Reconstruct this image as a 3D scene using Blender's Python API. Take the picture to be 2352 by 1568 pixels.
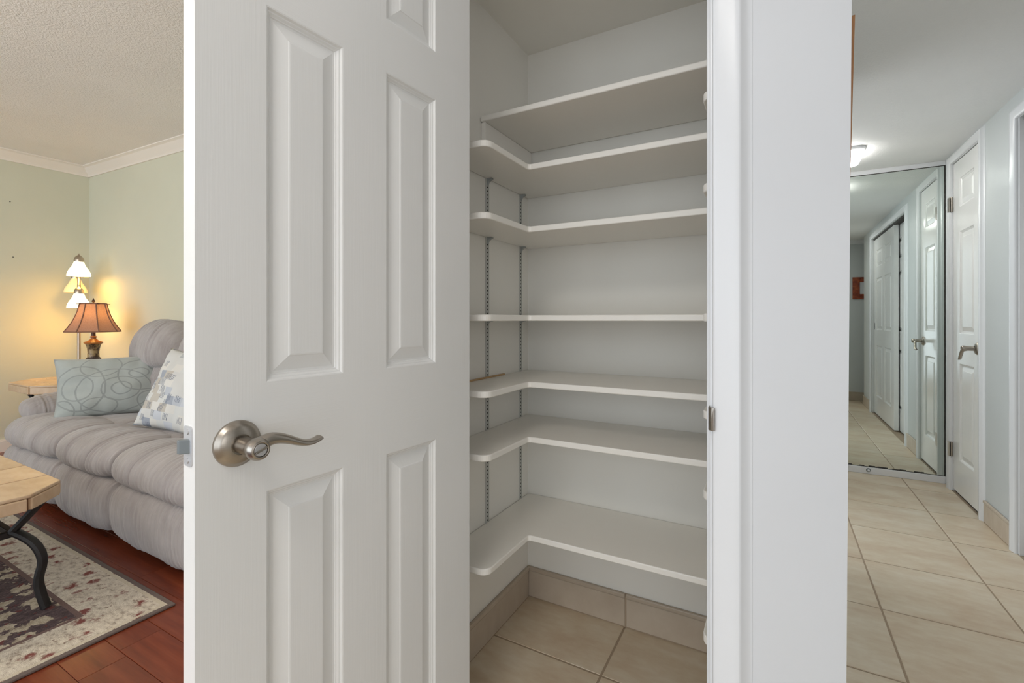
import bpy, bmesh, math, random
from mathutils import Vector, Matrix
random.seed(7)
for o in list(bpy.data.objects):
    bpy.data.objects.remove(o, do_unlink=True)
scene = bpy.context.scene
COL = scene.collection
PI = math.pi

# ------------------------------------------------------------------ camera
YAW = math.radians(29.3)
CAM_H = 1.07
F_PX = 1080.0
cam_d = bpy.data.cameras.new('camera')
cam_d.sensor_width = 36.0
cam_d.sensor_fit = 'HORIZONTAL'
cam_d.lens = F_PX / 2352.0 * 36.0
cam_d.shift_y = -51.0 / 2352.0
cam_d.clip_start = 0.02
cam = bpy.data.objects.new('camera', cam_d)
cam.location = (0, 0, CAM_H)
cam.rotation_euler = (PI / 2, 0, YAW)
COL.objects.link(cam)
scene.camera = cam

# ------------------------------------------------------------------ world, daylight, exposure
w = bpy.data.worlds.new('World')
scene.world = w
w.use_nodes = True
bg = w.node_tree.nodes['Background']
bg.inputs['Color'].default_value = (0.86, 0.93, 1.0, 1)
bg.inputs['Strength'].default_value = 1.5

HALL_FILL_Z = 2.098                 # height of the added fill light, just under the hallway ceiling
def area(name, loc, rot, sx, sy, power, color):
    d = bpy.data.lights.new(name, 'AREA')
    d.shape = 'RECTANGLE'
    d.size, d.size_y = sx, sy
    d.energy, d.color = power, color
    o = bpy.data.objects.new(name, d)
    o.location, o.rotation_euler = loc, rot
    COL.objects.link(o)
    return o
# daylight through the glass doors of the living room; added frontal fill behind camera
area('living_window_light', (-3.6, -3.2, 1.25), (PI / 2, 0, 0), 3.0, 2.1, 22, (0.72, 0.86, 1.0))
area('entry_front_fill', (0.1, -3.2, 1.25), (PI / 2, 0, 0), 2.2, 2.1, 4, (0.93, 0.96, 1.0))
# unseen overhead fill added behind the camera, and daylight from the bedroom doorway on the hallway's left side
area('entry_overhead_fill', (-0.30, -0.75, 2.42), (0, 0, 0), 0.6, 0.6, 8.5, (1.0, 0.96, 0.90))
area('right_side_fill', (1.70, -1.3, 1.35), (0, PI / 2, 0), 1.2, 1.4, 7, (0.97, 0.98, 1.0))  # side fill added to brighten the door face, no known window
ld = bpy.data.lights.new('living_fill_light', 'POINT'); ld.energy = 27; ld.color = (1.0, 0.88, 0.74); ld.shadow_soft_size = 0.14  # unseen fill added to lift the living room ceiling and wall
lo_ = bpy.data.objects.new('living_fill_light', ld); lo_.location = (-2.7, -0.7, 2.02); COL.objects.link(lo_)
area('bedroom_window_light', (-1.3, 3.05, 1.35), (0, -PI / 2, 0), 1.5, 1.3, 1.9, (0.94, 0.97, 1.0))
area('hall_fill_light', (0.53, 1.55, HALL_FILL_Z), (0, 0, 0), 0.28, 0.28, 2.4, (1.0, 0.98, 0.95))  # unseen light added to brighten hallway floor, partition and wall

vs = scene.view_settings
vs.view_transform = 'Standard'
vs.look = 'None'
vs.gamma = 1.0
vs.use_curve_mapping = False
vs.exposure = 0.34

# ------------------------------------------------------------------ materials
def srgb(r, g, b):
    f = lambda c: (c / 12.92 if c <= 0.04045 else ((c + 0.055) / 1.055) ** 2.4)
    return (f(r / 255), f(g / 255), f(b / 255), 1)

class NT:
    """tiny node helper"""
    def __init__(s, name):
        s.m = bpy.data.materials.new(name)
        s.m.use_nodes = True
        s.t = s.m.node_tree
        s.b = s.t.nodes['Principled BSDF']
        s.out = s.t.nodes['Material Output']
        s.tc = None
    def n(s, typ, **kw):
        nd = s.t.nodes.new(typ)
        for k, v in kw.items():
            setattr(nd, k, v)
        return nd
    def l(s, a, b):
        s.t.links.new(a, b)
    def coord(s, scale=(1, 1, 1), loc=(0, 0, 0), kind='Object'):
        if s.tc is None:
            s.tc = s.n('ShaderNodeTexCoord')
        mp = s.n('ShaderNodeMapping')
        mp.inputs['Scale'].default_value = scale
        mp.inputs['Location'].default_value = loc
        s.l(s.tc.outputs[kind], mp.inputs['Vector'])
        return mp.outputs['Vector']
    def noise(s, vec, scale, detail=4, rough=0.55):
        nd = s.n('ShaderNodeTexNoise')
        nd.inputs['Scale'].default_value = scale
        nd.inputs['Detail'].default_value = detail
        nd.inputs['Roughness'].default_value = rough
        s.l(vec, nd.inputs['Vector'])
        return nd.outputs['Fac']
    def ramp(s, fac, stops, interp='LINEAR'):
        r = s.n('ShaderNodeValToRGB')
        r.color_ramp.interpolation = interp
        e = r.color_ramp.elements
        while len(e) < len(stops):
            e.new(0.5)
        for k, (p, c) in enumerate(stops):
            e[k].position = p
            e[k].color = c
        s.l(fac, r.inputs['Fac'])
        return r.outputs['Color']
    def mix(s, fac, a, b, blend='MIX'):
        m = s.n('ShaderNodeMix', data_type='RGBA', blend_type=blend)
        if isinstance(fac, (int, float)):
            m.inputs[0].default_value = fac
        else:
            s.l(fac, m.inputs[0])
        for v, i in ((a, 6), (b, 7)):
            if isinstance(v, tuple):
                m.inputs[i].default_value = v
            else:
                s.l(v, m.inputs[i])
        return m.outputs[2]
    def math(s, op, a, b=0.0, clamp=False):
        m = s.n('ShaderNodeMath', operation=op)
        m.use_clamp = clamp
        for v, i in ((a, 0), (b, 1)):
            if isinstance(v, (int, float)):
                m.inputs[i].default_value = v
            else:
                s.l(v, m.inputs[i])
        return m.outputs[0]
    def bump(s, h, strength=0.2, dist=0.01):
        b = s.n('ShaderNodeBump')
        b.inputs['Strength'].default_value = strength
        b.inputs['Distance'].default_value = dist
        s.l(h, b.inputs['Height'])
        s.l(b.outputs['Normal'], s.b.inputs['Normal'])
    def set(s, color=None, rough=None, metal=None, **kw):
        if color is not None:
            if isinstance(color, tuple):
                s.b.inputs['Base Color'].default_value = color
            else:
                s.l(color, s.b.inputs['Base Color'])
        if rough is not None:
            s.b.inputs['Roughness'].default_value = rough
        if metal is not None:
            s.b.inputs['Metallic'].default_value = metal
        for k, v in kw.items():
            s.b.inputs[k].default_value = v
        return s

M = {}
def paint(name, col, rough=0.5, nscale=90, bump=0.06, var=0.02, dist=0.002, spec=None):
    t = NT(name)
    v = t.coord()
    a = tuple(max(0, c * (1 - var)) for c in col[:3]) + (1,)
    b = tuple(min(1, c * (1 + var)) for c in col[:3]) + (1,)
    t.set(t.ramp(t.noise(v, 1.7, 3), [(0.35, a), (0.65, b)]), rough)
    t.bump(t.noise(v, nscale, 3), bump, dist)
    M[name] = t.m
    return t.m

paint('wall_white', srgb(216, 217, 219), 0.5, 60, 0.10)
paint('wall_hall', srgb(202, 206, 205), 0.45, 60, 0.10)
paint('closet_white', srgb(241, 238, 230), 0.55, 70, 0.10)
paint('trim_white', srgb(232, 233, 235), 0.26, 40, 0.04)
paint('shelf_white', srgb(246, 242, 234), 0.33, 50, 0.10, 0.015)
paint('wall_sage', srgb(216, 216, 196), 0.6, 60, 0.12)
paint('crown_white', srgb(243, 236, 226), 0.4, 40, 0.03)
paint('ceiling_tex', srgb(247, 243, 238), 0.8, 110, 0.85, 0.02, 0.006)
paint('ceiling_hall_tex', srgb(242, 242, 240), 0.7, 130, 0.6, 0.02, 0.004)
paint('dark_gap', srgb(60, 57, 54), 0.8)
paint('closet_dark', srgb(120, 118, 115), 0.8)  # dark colour stands in for the unlit inside of the hallway closets

def door_mat(name, stretch, rough=0.33):
    t = NT(name)
    v = t.coord(stretch)
    g = t.noise(v, 1.0, 5, 0.6)
    t.set(t.ramp(t.noise(t.coord(), 2.0, 3), [(0.3, srgb(236, 236, 234)), (0.7, srgb(242, 241, 239))]), rough)
    t.bump(g, 0.13, 0.002)
    M[name] = t.m
door_mat('door_grain_v', (240, 240, 5))
door_mat('door_grain_h', (5, 240, 260))
door_mat('door_gloss_v', (240, 240, 5), 0.16)
door_mat('door_gloss_h', (5, 240, 260), 0.16)

def metal(name, col, rough, aniso=0.0):
    t = NT(name)
    v = t.coord((1, 1, 40))
    t.set(t.ramp(t.noise(v, 60, 3), [(0.3, tuple(c * 0.9 for c in col[:3]) + (1,)), (0.7, col)]), rough, 1.0)
    t.bump(t.noise(v, 160, 2), 0.03, 0.001)
    M[name] = t.m
metal('nickel', srgb(176, 168, 158), 0.30)
metal('steel', srgb(222, 222, 224), 0.5)
paint('standard_steel', srgb(196, 196, 190), 0.4)
metal('lamp_nickel', srgb(190, 176, 160), 0.28)
paint('bracket_grey', srgb(160, 164, 163), 0.45)
paint('latch_grey', srgb(120, 127, 130), 0.4)

def tile_mat(name, c1, c2, c3, rough=0.35):
    t = NT(name)
    oi = t.n('ShaderNodeObjectInfo')
    v0 = t.coord((1.0, 2.2, 1.0))
    off = t.n('ShaderNodeVectorMath', operation='ADD')
    sc = t.n('ShaderNodeVectorMath', operation='SCALE')
    cmb = t.n('ShaderNodeCombineXYZ')
    t.l(oi.outputs['Random'], cmb.inputs[0]); t.l(oi.outputs['Random'], cmb.inputs[1]); t.l(oi.outputs['Random'], cmb.inputs[2])
    t.l(cmb.outputs[0], sc.inputs[0]); sc.inputs['Scale'].default_value = 37.0
    t.l(v0, off.inputs[0]); t.l(sc.outputs[0], off.inputs[1])
    vec = off.outputs[0]
    a = t.noise(vec, 4.0, 6, 0.62)
    b = t.noise(vec, 17.0, 5, 0.6)
    c = t.ramp(a, [(0.32, c1), (0.52, c2), (0.72, c3)])
    c = t.mix(0.25, c, t.ramp(b, [(0.35, c1), (0.65, c3)]))
    br = t.math('ADD', t.math('MULTIPLY', oi.outputs['Random'], 0.10), 0.95)
    cb = t.n('ShaderNodeCombineColor')
    for i in range(3):
        t.l(br, cb.inputs[i])
    c = t.mix(1.0, c, cb.outputs[0], 'MULTIPLY')
    t.set(c, rough)
    t.bump(b, 0.05, 0.003)
    M[name] = t.m
tile_mat('floor_tile', srgb(199, 175, 146), srgb(213, 197, 171), srgb(223, 212, 192), 0.33)
tile_mat('base_tile', srgb(184, 168, 149), srgb(192, 177, 158), srgb(202, 189, 172), 0.4)
tile_mat('table_tile', srgb(190, 160, 128), srgb(207, 179, 147), srgb(218, 194, 165), 0.22)
paint('grout', srgb(165, 146, 124), 0.85, 200, 0.3)
paint('table_grout', srgb(122, 88, 62), 0.7, 200, 0.3)

def wood(name, c1, c2, c3, rough, scale=(1.2, 14, 14), rnd=True):
    t = NT(name)
    oi = t.n('ShaderNodeObjectInfo')
    v = t.coord(scale)
    if rnd:
        off = t.n('ShaderNodeVectorMath', operation='ADD')
        cmb = t.n('ShaderNodeCombineXYZ')
        k = t.math('MULTIPLY', oi.outputs['Random'], 53.0)
        t.l(k, cmb.inputs[0]); t.l(k, cmb.inputs[1])
        t.l(v, off.inputs[0]); t.l(cmb.outputs[0], off.inputs[1])
        v = off.outputs[0]
    g = t.noise(v, 2.2, 6, 0.6)
    c = t.ramp(g, [(0.3, c1), (0.5, c2), (0.72, c3)])
    if rnd:
        c = t.mix(t.math('MULTIPLY', oi.outputs['Random'], 0.5), c, c1)
    t.set(c, rough)
    t.bump(g, 0.05, 0.002)
    M[name] = t.m
wood('cherry_plank', srgb(104, 48, 30), srgb(132, 62, 38), srgb(150, 76, 48), 0.24)
wood('frame_wood', srgb(150, 98, 52), srgb(172, 117, 66), srgb(188, 134, 82), 0.4, (14, 14, 2), False)
wood('stick_wood', srgb(176, 140, 98), srgb(194, 160, 116), srgb(205, 172, 130), 0.6, (14, 2, 14), False)
paint('plank_gap', srgb(70, 34, 24), 0.6)
paint('iron', srgb(30, 27, 27), 0.5, 120, 0.25, 0.1)

# sofa microfibre
t = NT('microfibre')
v = t.coord()
a = t.noise(v, 5.0, 5, 0.6)
b = t.noise(t.coord((60, 8, 8)), 1.0, 3)
c = t.ramp(a, [(0.3, srgb(148, 141, 139)), (0.5, srgb(160, 154, 152)), (0.72, srgb(174, 168, 167))])
c = t.mix(0.14, c, t.ramp(b, [(0.35, srgb(150, 136, 126)), (0.65, srgb(205, 196, 190))]))
t.set(c, 0.85)
t.b.inputs['Sheen Weight'].default_value = 0.35
t.b.inputs['Sheen Roughness'].default_value = 0.45
t.bump(b, 0.5, 0.012)
M['microfibre'] = t.m

# ------------------------------------------------------------------ mesh helpers
class MB:
    def __init__(s):
        s.v, s.f, s.mi = [], [], []
    def add(s, verts, faces, mi=0):
        k = len(s.v)
        s.v += [tuple(p) for p in verts]
        s.f += [tuple(i + k for i in f) for f in faces]
        s.mi += [mi] * len(faces)
        return s
    def box(s, x0, x1, y0, y1, z0, z1, mi=0):
        return s.add([(x0, y0, z0), (x1, y0, z0), (x1, y1, z0), (x0, y1, z0), (x0, y0, z1), (x1, y0, z1), (x1, y1, z1), (x0, y1, z1)],
              [(0, 3, 2, 1), (4, 5, 6, 7), (0, 1, 5, 4), (1, 2, 6, 5), (2, 3, 7, 6), (3, 0, 4, 7)], mi)
    def prism(s, poly, z0, z1, mi=0):
        n = len(poly)
        vs = [(p[0], p[1], z0) for p in poly] + [(p[0], p[1], z1) for p in poly]
        fs = [tuple(range(n - 1, -1, -1)), tuple(range(n, 2 * n))]
        fs += [(i, (i + 1) % n, n + (i + 1) % n, n + i) for i in range(n)]
        return s.add(vs, fs, mi)
    def loft(s, rings, cap=True, close=True, mi=0):
        n = len(rings[0]); vs = []; fs = []
        for r in rings:
            vs += [tuple(p) for p in r]
        for i in range(len(rings) - 1):
            for j in range(n if close else n - 1):
                k = (j + 1) % n
                fs.append((i * n + j, i * n + k, (i + 1) * n + k, (i + 1) * n + j))
        if cap:
            fs.append(tuple(range(n - 1, -1, -1)))
            m = (len(rings) - 1) * n
            fs.append(tuple(range(m, m + n)))
        return s.add(vs, fs, mi)
    def lathe(s, prof, c=(0, 0, 0), n=32, cap=True, axis='z'):
        rings = []
        for r, h in prof:
            ring = []
            for k in range(n):
                a = 2 * PI * k / n
                if axis == 'z':
                    ring.append((c[0] + r * math.cos(a), c[1] + r * math.sin(a), c[2] + h))
                elif axis == 'y':
                    ring.append((c[0] + r * math.cos(a), c[1] + h, c[2] - r * math.sin(a)))
                else:
                    ring.append((c[0] + h, c[1] + r * math.cos(a), c[2] + r * math.sin(a)))
            rings.append(ring)
        return s.loft(rings, cap)
    def tube(s, pts, rad, n=12, up=(0, 0, 1), ry=None):
        """sweep along pts; rad scalar or list; ry gives second radius (list/scalar)"""
        pts = [Vector(p) for p in pts]
        rings = []
        prev = None
        for i, p in enumerate(pts):
            d = (pts[min(i + 1, len(pts) - 1)] - pts[max(i - 1, 0)]).normalized()
            u = Vector(up) if prev is None else prev
            if abs(d.dot(u)) > 0.97:
                u = Vector((1, 0, 0)) if abs(d.x) < 0.9 else Vector((0, 1, 0))
            side = d.cross(u).normalized()
            upv = side.cross(d).normalized()
            prev = upv
            ra = rad[i] if isinstance(rad, (list, tuple)) else rad
            rb = ra if ry is None else (ry[i] if isinstance(ry, (list, tuple)) else ry)
            rings.append([p + side * (ra * math.cos(2 * PI * k / n)) + upv * (rb * math.sin(2 * PI * k / n)) for k in range(n)])
        return s.loft(rings)

def link(o, parent=None):
    COL.objects.link(o)
    if parent is not None:
        o.parent = parent
    return o

def wloc(o):
    p = Vector((0, 0, 0))
    while o is not None:
        p = p + o.location
        o = o.parent
    return p

def build(name, mb, mats, parent=None, smooth=False, bevel=0.0, seg=2, origin=None, local=False, subd=0, angle=35):
    """one mesh object from world-space (or, with local=True, parent-space) geometry"""
    me = bpy.data.meshes.new(name)
    if origin is None:
        org = Vector((0, 0, 0))
    else:
        org = Vector(origin)
    off = org
    if parent is not None and not local:
        off = wloc(parent) + org
    me.from_pydata([(Vector(p) - off)[:] for p in mb.v], [], mb.f)
    bm = bmesh.new(); bm.from_mesh(me)
    bmesh.ops.recalc_face_normals(bm, faces=bm.faces)
    bm.to_mesh(me); bm.free()
    if not isinstance(mats, (list, tuple)):
        mats = [mats]
    for m in mats:
        me.materials.append(M[m] if isinstance(m, str) else m)
    if len(mats) > 1:
        for p, i in zip(me.polygons, mb.mi):
            p.material_index = i
    if smooth:
        me.polygons.foreach_set('use_smooth', [True] * len(me.polygons))
        if angle < 180:
            try:
                me.set_sharp_from_angle(angle=math.radians(angle))
            except Exception:
                pass
    me.update()
    o = bpy.data.objects.new(name, me)
    o.location = org
    link(o, parent)
    if bevel > 0:
        md = o.modifiers.new('bevel', 'BEVEL')
        md.width = bevel; md.segments = seg; md.limit_method = 'ANGLE'; md.angle_limit = math.radians(30)
        md.harden_normals = False
    if subd:
        md = o.modifiers.new('subd', 'SUBSURF'); md.levels = subd; md.render_levels = subd
    return o

def tag(o, label, cat, group=None, kind=None):
    o['label'] = label
    o['category'] = cat
    if group:
        o['group'] = group
    if kind:
        o['kind'] = kind
    return o

def thing(name, loc, label, cat, rotz=0.0, group=None, kind=None):
    o = bpy.data.objects.new(name, None)
    o.empty_display_size = 0.05
    o.location = loc
    o.rotation_euler = (0, 0, rotz)
    link(o)
    return tag(o, label, cat, group, kind)

def struct(name, mb, mats, label, cat, **kw):
    o = build(name, mb, mats, **kw)
    return tag(o, label, cat, kind='structure')

def clip(poly, a, b, c):
    """keep the part of a convex polygon where a*x+b*y<=c"""
    out = []
    n = len(poly)
    for i in range(n):
        p, q = poly[i], poly[(i + 1) % n]
        dp = a * p[0] + b * p[1] - c
        dq = a * q[0] + b * q[1] - c
        if dp <= 0:
            out.append(p)
        if (dp < 0 < dq) or (dq < 0 < dp):
            s = dp / (dp - dq)
            out.append((p[0] + (q[0] - p[0]) * s, p[1] + (q[1] - p[1]) * s))
    return out

def inset_poly(poly, d):
    """inset a CCW convex polygon by d"""
    out = list(poly)
    n = len(poly)
    for i in range(n):
        p, q = poly[i], poly[(i + 1) % n]
        ex, ey = q[0] - p[0], q[1] - p[1]
        L = math.hypot(ex, ey)
        if L < 1e-6:
            continue
        nx, ny = ey / L, -ex / L
        out = clip(out, nx, ny, nx * p[0] + ny * p[1] - d)
    return out

def polyarea(p):
    return 0.5 * sum(p[i][0] * p[(i + 1) % len(p)][1] - p[(i + 1) % len(p)][0] * p[i][1] for i in range(len(p)))

def centroid(p):
    return (sum(q[0] for q in p) / len(p), sum(q[1] for q in p) / len(p))

def chaikin(pts, it=2, closed=True):
    for _ in range(it):
        out = []
        n = len(pts)
        rng = range(n) if closed else range(n - 1)
        if not closed:
            out.append(pts[0])
        for i in rng:
            p, q = pts[i], pts[(i + 1) % n]
            out.append(tuple(0.75 * a + 0.25 * b for a, b in zip(p, q)))
            out.append(tuple(0.25 * a + 0.75 * b for a, b in zip(p, q)))
        if not closed:
            out.append(pts[-1])
        pts = out
    return pts

# ------------------------------------------------------------------ floors
HALL_CEIL = 2.105
LIV_CEIL = 2.44
XL, YB0 = -5.45, 1.85              # living room corner
def yback(x):                       # living room back wall line
    return YB0 + (x - XL) * 0.0405
R_WALL = 0.965                      # hall right wall
MIRROR_Y = 4.057
FRONT_Y = 0.965                     # pantry front wall plane
FRONT_IN = 1.055
CL_X, CB_Y, CR_X = -0.84, 1.625, 0.03

floor = struct('floor', MB().box(-0.96, 1.9, -3.3, 4.2, -0.06, -0.0014), 'grout',
               'beige ceramic tile floor running from pantry into hallway', 'floor')
def floor_tiles(regions):
    px_, py_ = 0.3995, 0.412
    x_lines = [-0.459 + px_ * k for k in range(-2, 7)]
    y_lines = [1.362 + py_ * k for k in range(-4, 8)]
    for i in range(len(x_lines) - 1):
        for j in range(len(y_lines) - 1):
            for (rx0, rx1, ry0, ry1) in regions:
                x0, x1 = max(x_lines[i], rx0), min(x_lines[i + 1], rx1)
                y0, y1 = max(y_lines[j], ry0), min(y_lines[j + 1], ry1)
                if x1 - x0 < 0.012 or y1 - y0 < 0.012:
                    continue
                g = 0.0028
                mb = MB().box(x0 + g, x1 - g, y0 + g, y1 - g, -0.02, random.uniform(-0.0005, 0.0004))
                build('tile', mb, 'floor_tile', floor, bevel=0.0018, seg=1, origin=((x0 + x1) / 2, (y0 + y1) / 2, 0))
floor_tiles([(CL_X, CR_X, FRONT_Y, CB_Y), (-0.95, 0.10, -0.3, FRONT_Y), (0.108, R_WALL, -0.3, MIRROR_Y), (R_WALL, 1.6, -0.3, 0.80)])

fl = struct('floor_living', MB().box(-5.6, -0.96, -3.3, 2.1, -0.06, -0.003), 'plank_gap',
            'reddish brown cherry plank floor of living room', 'floor')
y = 0.825 - 0.1205 * 11
row = 0
while y < 1.9:
    x = -5.45 - random.uniform(0, 0.9)
    off = [0.0, -0.75, -0.31][row % 3]
    x = -6.2 + off
    while x < -0.97:
        ln = random.choice([1.0, 1.2, 1.35])
        x0, x1 = max(x, -5.44), min(x + ln, -0.962)
        y1 = min(y + 0.1205, yback(x0) - 0.004)
        if x1 - x0 > 0.03 and y1 - y > 0.02:
            mb = MB().box(x0 + 0.0005, x1 - 0.0005, y + 0.0005, y1 - 0.0005, -0.015, 0.0)
            build('plank', mb, 'cherry_plank', fl, bevel=0.0012, seg=1, origin=((x0 + x1) / 2, y + 0.06, 0))
        x += ln
    y += 0.1205
    row += 1

# ------------------------------------------------------------------ ceilings
struct('ceiling', MB().box(-5.6, 0.105, -3.3, 2.1, LIV_CEIL, LIV_CEIL + 0.08).box(0.105, 1.9, -3.3, 0.40, LIV_CEIL, LIV_CEIL + 0.08), 'ceiling_tex',
       'white textured ceiling of living room', 'ceiling')
struct('ceiling_hall', MB().box(0.105, 1.9, 0.40, 4.2, HALL_CEIL, LIV_CEIL + 0.07), 'ceiling_hall_tex',
       'lower grey white textured ceiling over hallway', 'ceiling')
struct('ceiling_closet', MB().box(CL_X - 0.02, CR_X + 0.02, FRONT_IN, CB_Y + 0.02, HALL_CEIL - 0.01, HALL_CEIL + 0.05), 'closet_white',
       'white ceiling inside the pantry closet', 'ceiling')

# ------------------------------------------------------------------ walls
struct('wall_left', MB().box(XL - 0.12, XL, -3.3, 2.0, 0, LIV_CEIL), 'wall_sage',
       'sage green living room wall behind the lit lamps', 'wall')
mb = MB()
mb.prism([(XL, YB0), (-0.95, yback(-0.95)), (-0.95, yback(-0.95) + 0.12), (XL, YB0 + 0.12)], 0, LIV_CEIL)
struct('wall_back', mb, 'wall_sage', 'sage green living room wall behind the sofa', 'wall')
struct('wall_closet_left', MB().box(-0.95, CL_X, FRONT_Y + 0.001, 2.03, 0, LIV_CEIL), 'closet_white',
       'white left wall inside pantry carrying the slotted shelf tracks', 'wall')
struct('wall_closet_back', MB().box(CL_X, CR_X, CB_Y, CB_Y + 0.1, 0, LIV_CEIL), 'closet_white',
       'white back wall inside pantry behind the shelves', 'wall')
struct('wall_closet_right', MB().box(CR_X, CR_X + 0.05, FRONT_IN, CB_Y + 0.1, 0, LIV_CEIL), 'closet_white',
       'white right wall inside pantry', 'wall')
JAMB_R, JAMB_L, HEAD = -0.110, -0.726, 2.045
# pantry front wall, its free corner slightly out of plumb
xe = lambda z: 0.1006 + 0.0063 * z
mb = MB()
zs = [0, LIV_CEIL]
for (x0, x1) in ((JAMB_R + 0.018, None),):
    vs_ = []
    for z in zs:
        vs_ += [(x0, FRONT_Y, z), (xe(z), FRONT_Y, z), (xe(z), FRONT_IN, z), (x0, FRONT_IN, z)]
    mb.add(vs_, [(0, 3, 2, 1), (4, 5, 6, 7), (0, 1, 5, 4), (1, 2, 6, 5), (2, 3, 7, 6), (3, 0, 4, 7)])
mb.box(-0.95, JAMB_L - 0.018, FRONT_Y, FRONT_IN, 0, LIV_CEIL)
mb.box(JAMB_L - 0.018, JAMB_R + 0.018, FRONT_Y, FRONT_IN, HEAD + 0.018, LIV_CEIL)
struct('wall_front', mb, 'wall_white', 'plain white wall between pantry opening and hallway', 'wall')
mb = MB()
vs_ = []
for z in (0, LIV_CEIL):
    vs_ += [(CR_X + 0.05, FRONT_IN, z), (xe(z), FRONT_IN, z), (xe(z), 2.55, z), (CR_X + 0.05, 2.55, z)]
mb.box(CR_X + 0.05, xe(1.5), 3.40, MIRROR_Y, 0, LIV_CEIL).box(CR_X + 0.05, xe(2), 2.55, 3.40, 2.04, LIV_CEIL)
mb.add(vs_, [(0, 3, 2, 1), (4, 5, 6, 7), (0, 1, 5, 4), (1, 2, 6, 5), (2, 3, 7, 6), (3, 0, 4, 7)])
struct('wall_hall_left', mb, 'wall_hall', 'white left wall of hallway', 'wall')
# hall right wall with openings
D2 = (3.452, 3.918)                 # linen door leaf along y
SL = (1.37, 2.995)                  # sliding closet opening along y
D2_TOP, SL_TOP = 2.035, 1.985
mb = MB()
X0, X1 = R_WALL, R_WALL + 0.11
mb.box(X0, X1, 0.80, SL[0], 0, HALL_CEIL)
mb.box(X0, X1, SL[0], SL[1], SL_TOP, HALL_CEIL)
mb.box(X0, X1, SL[1], D2[0] - 0.02, 0, HALL_CEIL)
mb.box(X0, X1, D2[0] - 0.02, D2[1] + 0.02, D2_TOP + 0.02, HALL_CEIL)
mb.box(X0, X1, D2[1] + 0.02, MIRROR_Y + 0.05, 0, HALL_CEIL)
struct('wall_hall_right', mb, 'wall_hall', 'bluish white right wall of hallway with closet doors', 'wall')
struct('floor_bedroom', MB().box(-1.5, 0.108, 2.16, MIRROR_Y + 0.1, -0.06, 0.0), 'grout', 'beige floor of the bedroom beside hallway', 'floor')
struct('ceiling_bedroom', MB().box(-1.5, 0.085, 2.16, MIRROR_Y + 0.1, LIV_CEIL, LIV_CEIL + 0.08), 'ceiling_tex', 'white ceiling of the bedroom beside hallway', 'ceiling')
struct('wall_bedroom', MB().box(-1.5, 0.085, MIRROR_Y + 0.006, MIRROR_Y + 0.1, 0, LIV_CEIL).box(-1.5, 0.08, 2.16, 2.2, 0, LIV_CEIL), 'wall_white', 'white walls of the bedroom beside hallway', 'wall')
struct('wall_hall_end', MB().box(0.0, X1, MIRROR_Y + 0.006, MIRROR_Y + 0.1, 0, HALL_CEIL), 'wall_hall',
       'white end wall of hallway behind the large mirror', 'wall')
struct('wall_partition', MB().box(0.42, 1.75, 0.42, 0.52, 0, HALL_CEIL), 'wall_hall',
       'pale wall with small framed picture seen only in the mirror', 'wall')
struct('wall_alcove', MB().box(1.60, 1.75, 0.52, 0.80, 0, HALL_CEIL).box(X1, 1.75, 0.80, 0.9, 0, HALL_CEIL), 'wall_hall',
       'pale side wall of the alcove seen only in the mirror', 'wall')
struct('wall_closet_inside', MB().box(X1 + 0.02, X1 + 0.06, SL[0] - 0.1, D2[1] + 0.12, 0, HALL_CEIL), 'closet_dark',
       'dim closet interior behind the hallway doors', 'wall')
struct('wall_right', MB().box(1.75, 1.87, -3.3, 0.9, 0, LIV_CEIL), 'wall_white',
       'white wall to the right behind the photographer', 'wall')
for z0, zz in ((463, 0), (590, 1)):
    pass

# nail holes left in the sage wall
def cam_ray(px, py):
    u = (px - 1176) / F_PX
    vz = (733 - py) / F_PX
    return Vector((-math.sin(YAW) + math.cos(YAW) * u, math.cos(YAW) + math.sin(YAW) * u, vz))
wl = bpy.data.objects['wall_left']
for (a, b) in ((23, 463), (30, 590)):
    r = cam_ray(a, b); s_ = XL / r.x
    p = Vector((0, 0, CAM_H)) + r * s_
    mbn = MB().lathe([(0.004, -0.002), (0.004, 0.002), (0.002, 0.006)], (XL, p.y, p.z), 8, axis='x')
    build('nail', mbn, 'iron', wl, smooth=True)

# ------------------------------------------------------------------ trims: crown, baseboards, casings
def crown(name, path, label, mat='crown_white', zc=LIV_CEIL, h=0.082, d=0.075):
    prof = [(0, -h), (0.010, -h), (0.014, -h * 0.86), (0.022, -h * 0.72), (0.042, -h * 0.42), (0.056, -h * 0.20), (0.066, -h * 0.14), (d, -h * 0.10), (d, 0), (0, 0)]
    (ax, ay), (bx, by) = path
    L = math.hypot(bx - ax, by - ay)
    ex, ey = (bx - ax) / L, (by - ay) / L
    nx, ny = ey, -ex                 # into the room (to the right of the path)
    mb = MB()
    mb.loft([[(p[0] + nx * q, p[1] + ny * q, zc + z) for q, z in prof] for p in ((ax, ay), (bx, by))])
    return struct(name, mb, mat, label, 'trim')
crown('trim_1', ((XL, -3.2), (XL, 2.0)), 'white crown moulding above sage wall with the nail holes')
crown('trim_2', ((XL, YB0), (-0.96, yback(-0.96))), 'white crown moulding above the wall behind sofa')
crown('trim_3', ((1.6, 0.52), (0.43, 0.52)), 'thin white moulding above pale wall seen in mirror', 'trim_white', HALL_CEIL, 0.05, 0.07)
mb = MB().box(XL, XL + 0.014, -3.2, YB0, 0, 0.085).box(XL, XL + 0.010, -3.2, YB0, 0.085, 0.10)
struct('baseboard_left', mb, 'crown_white', 'white baseboard along the sage wall', 'baseboard')
mb = MB()
nrm = Vector((0.0405, -1)).normalized()
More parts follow.
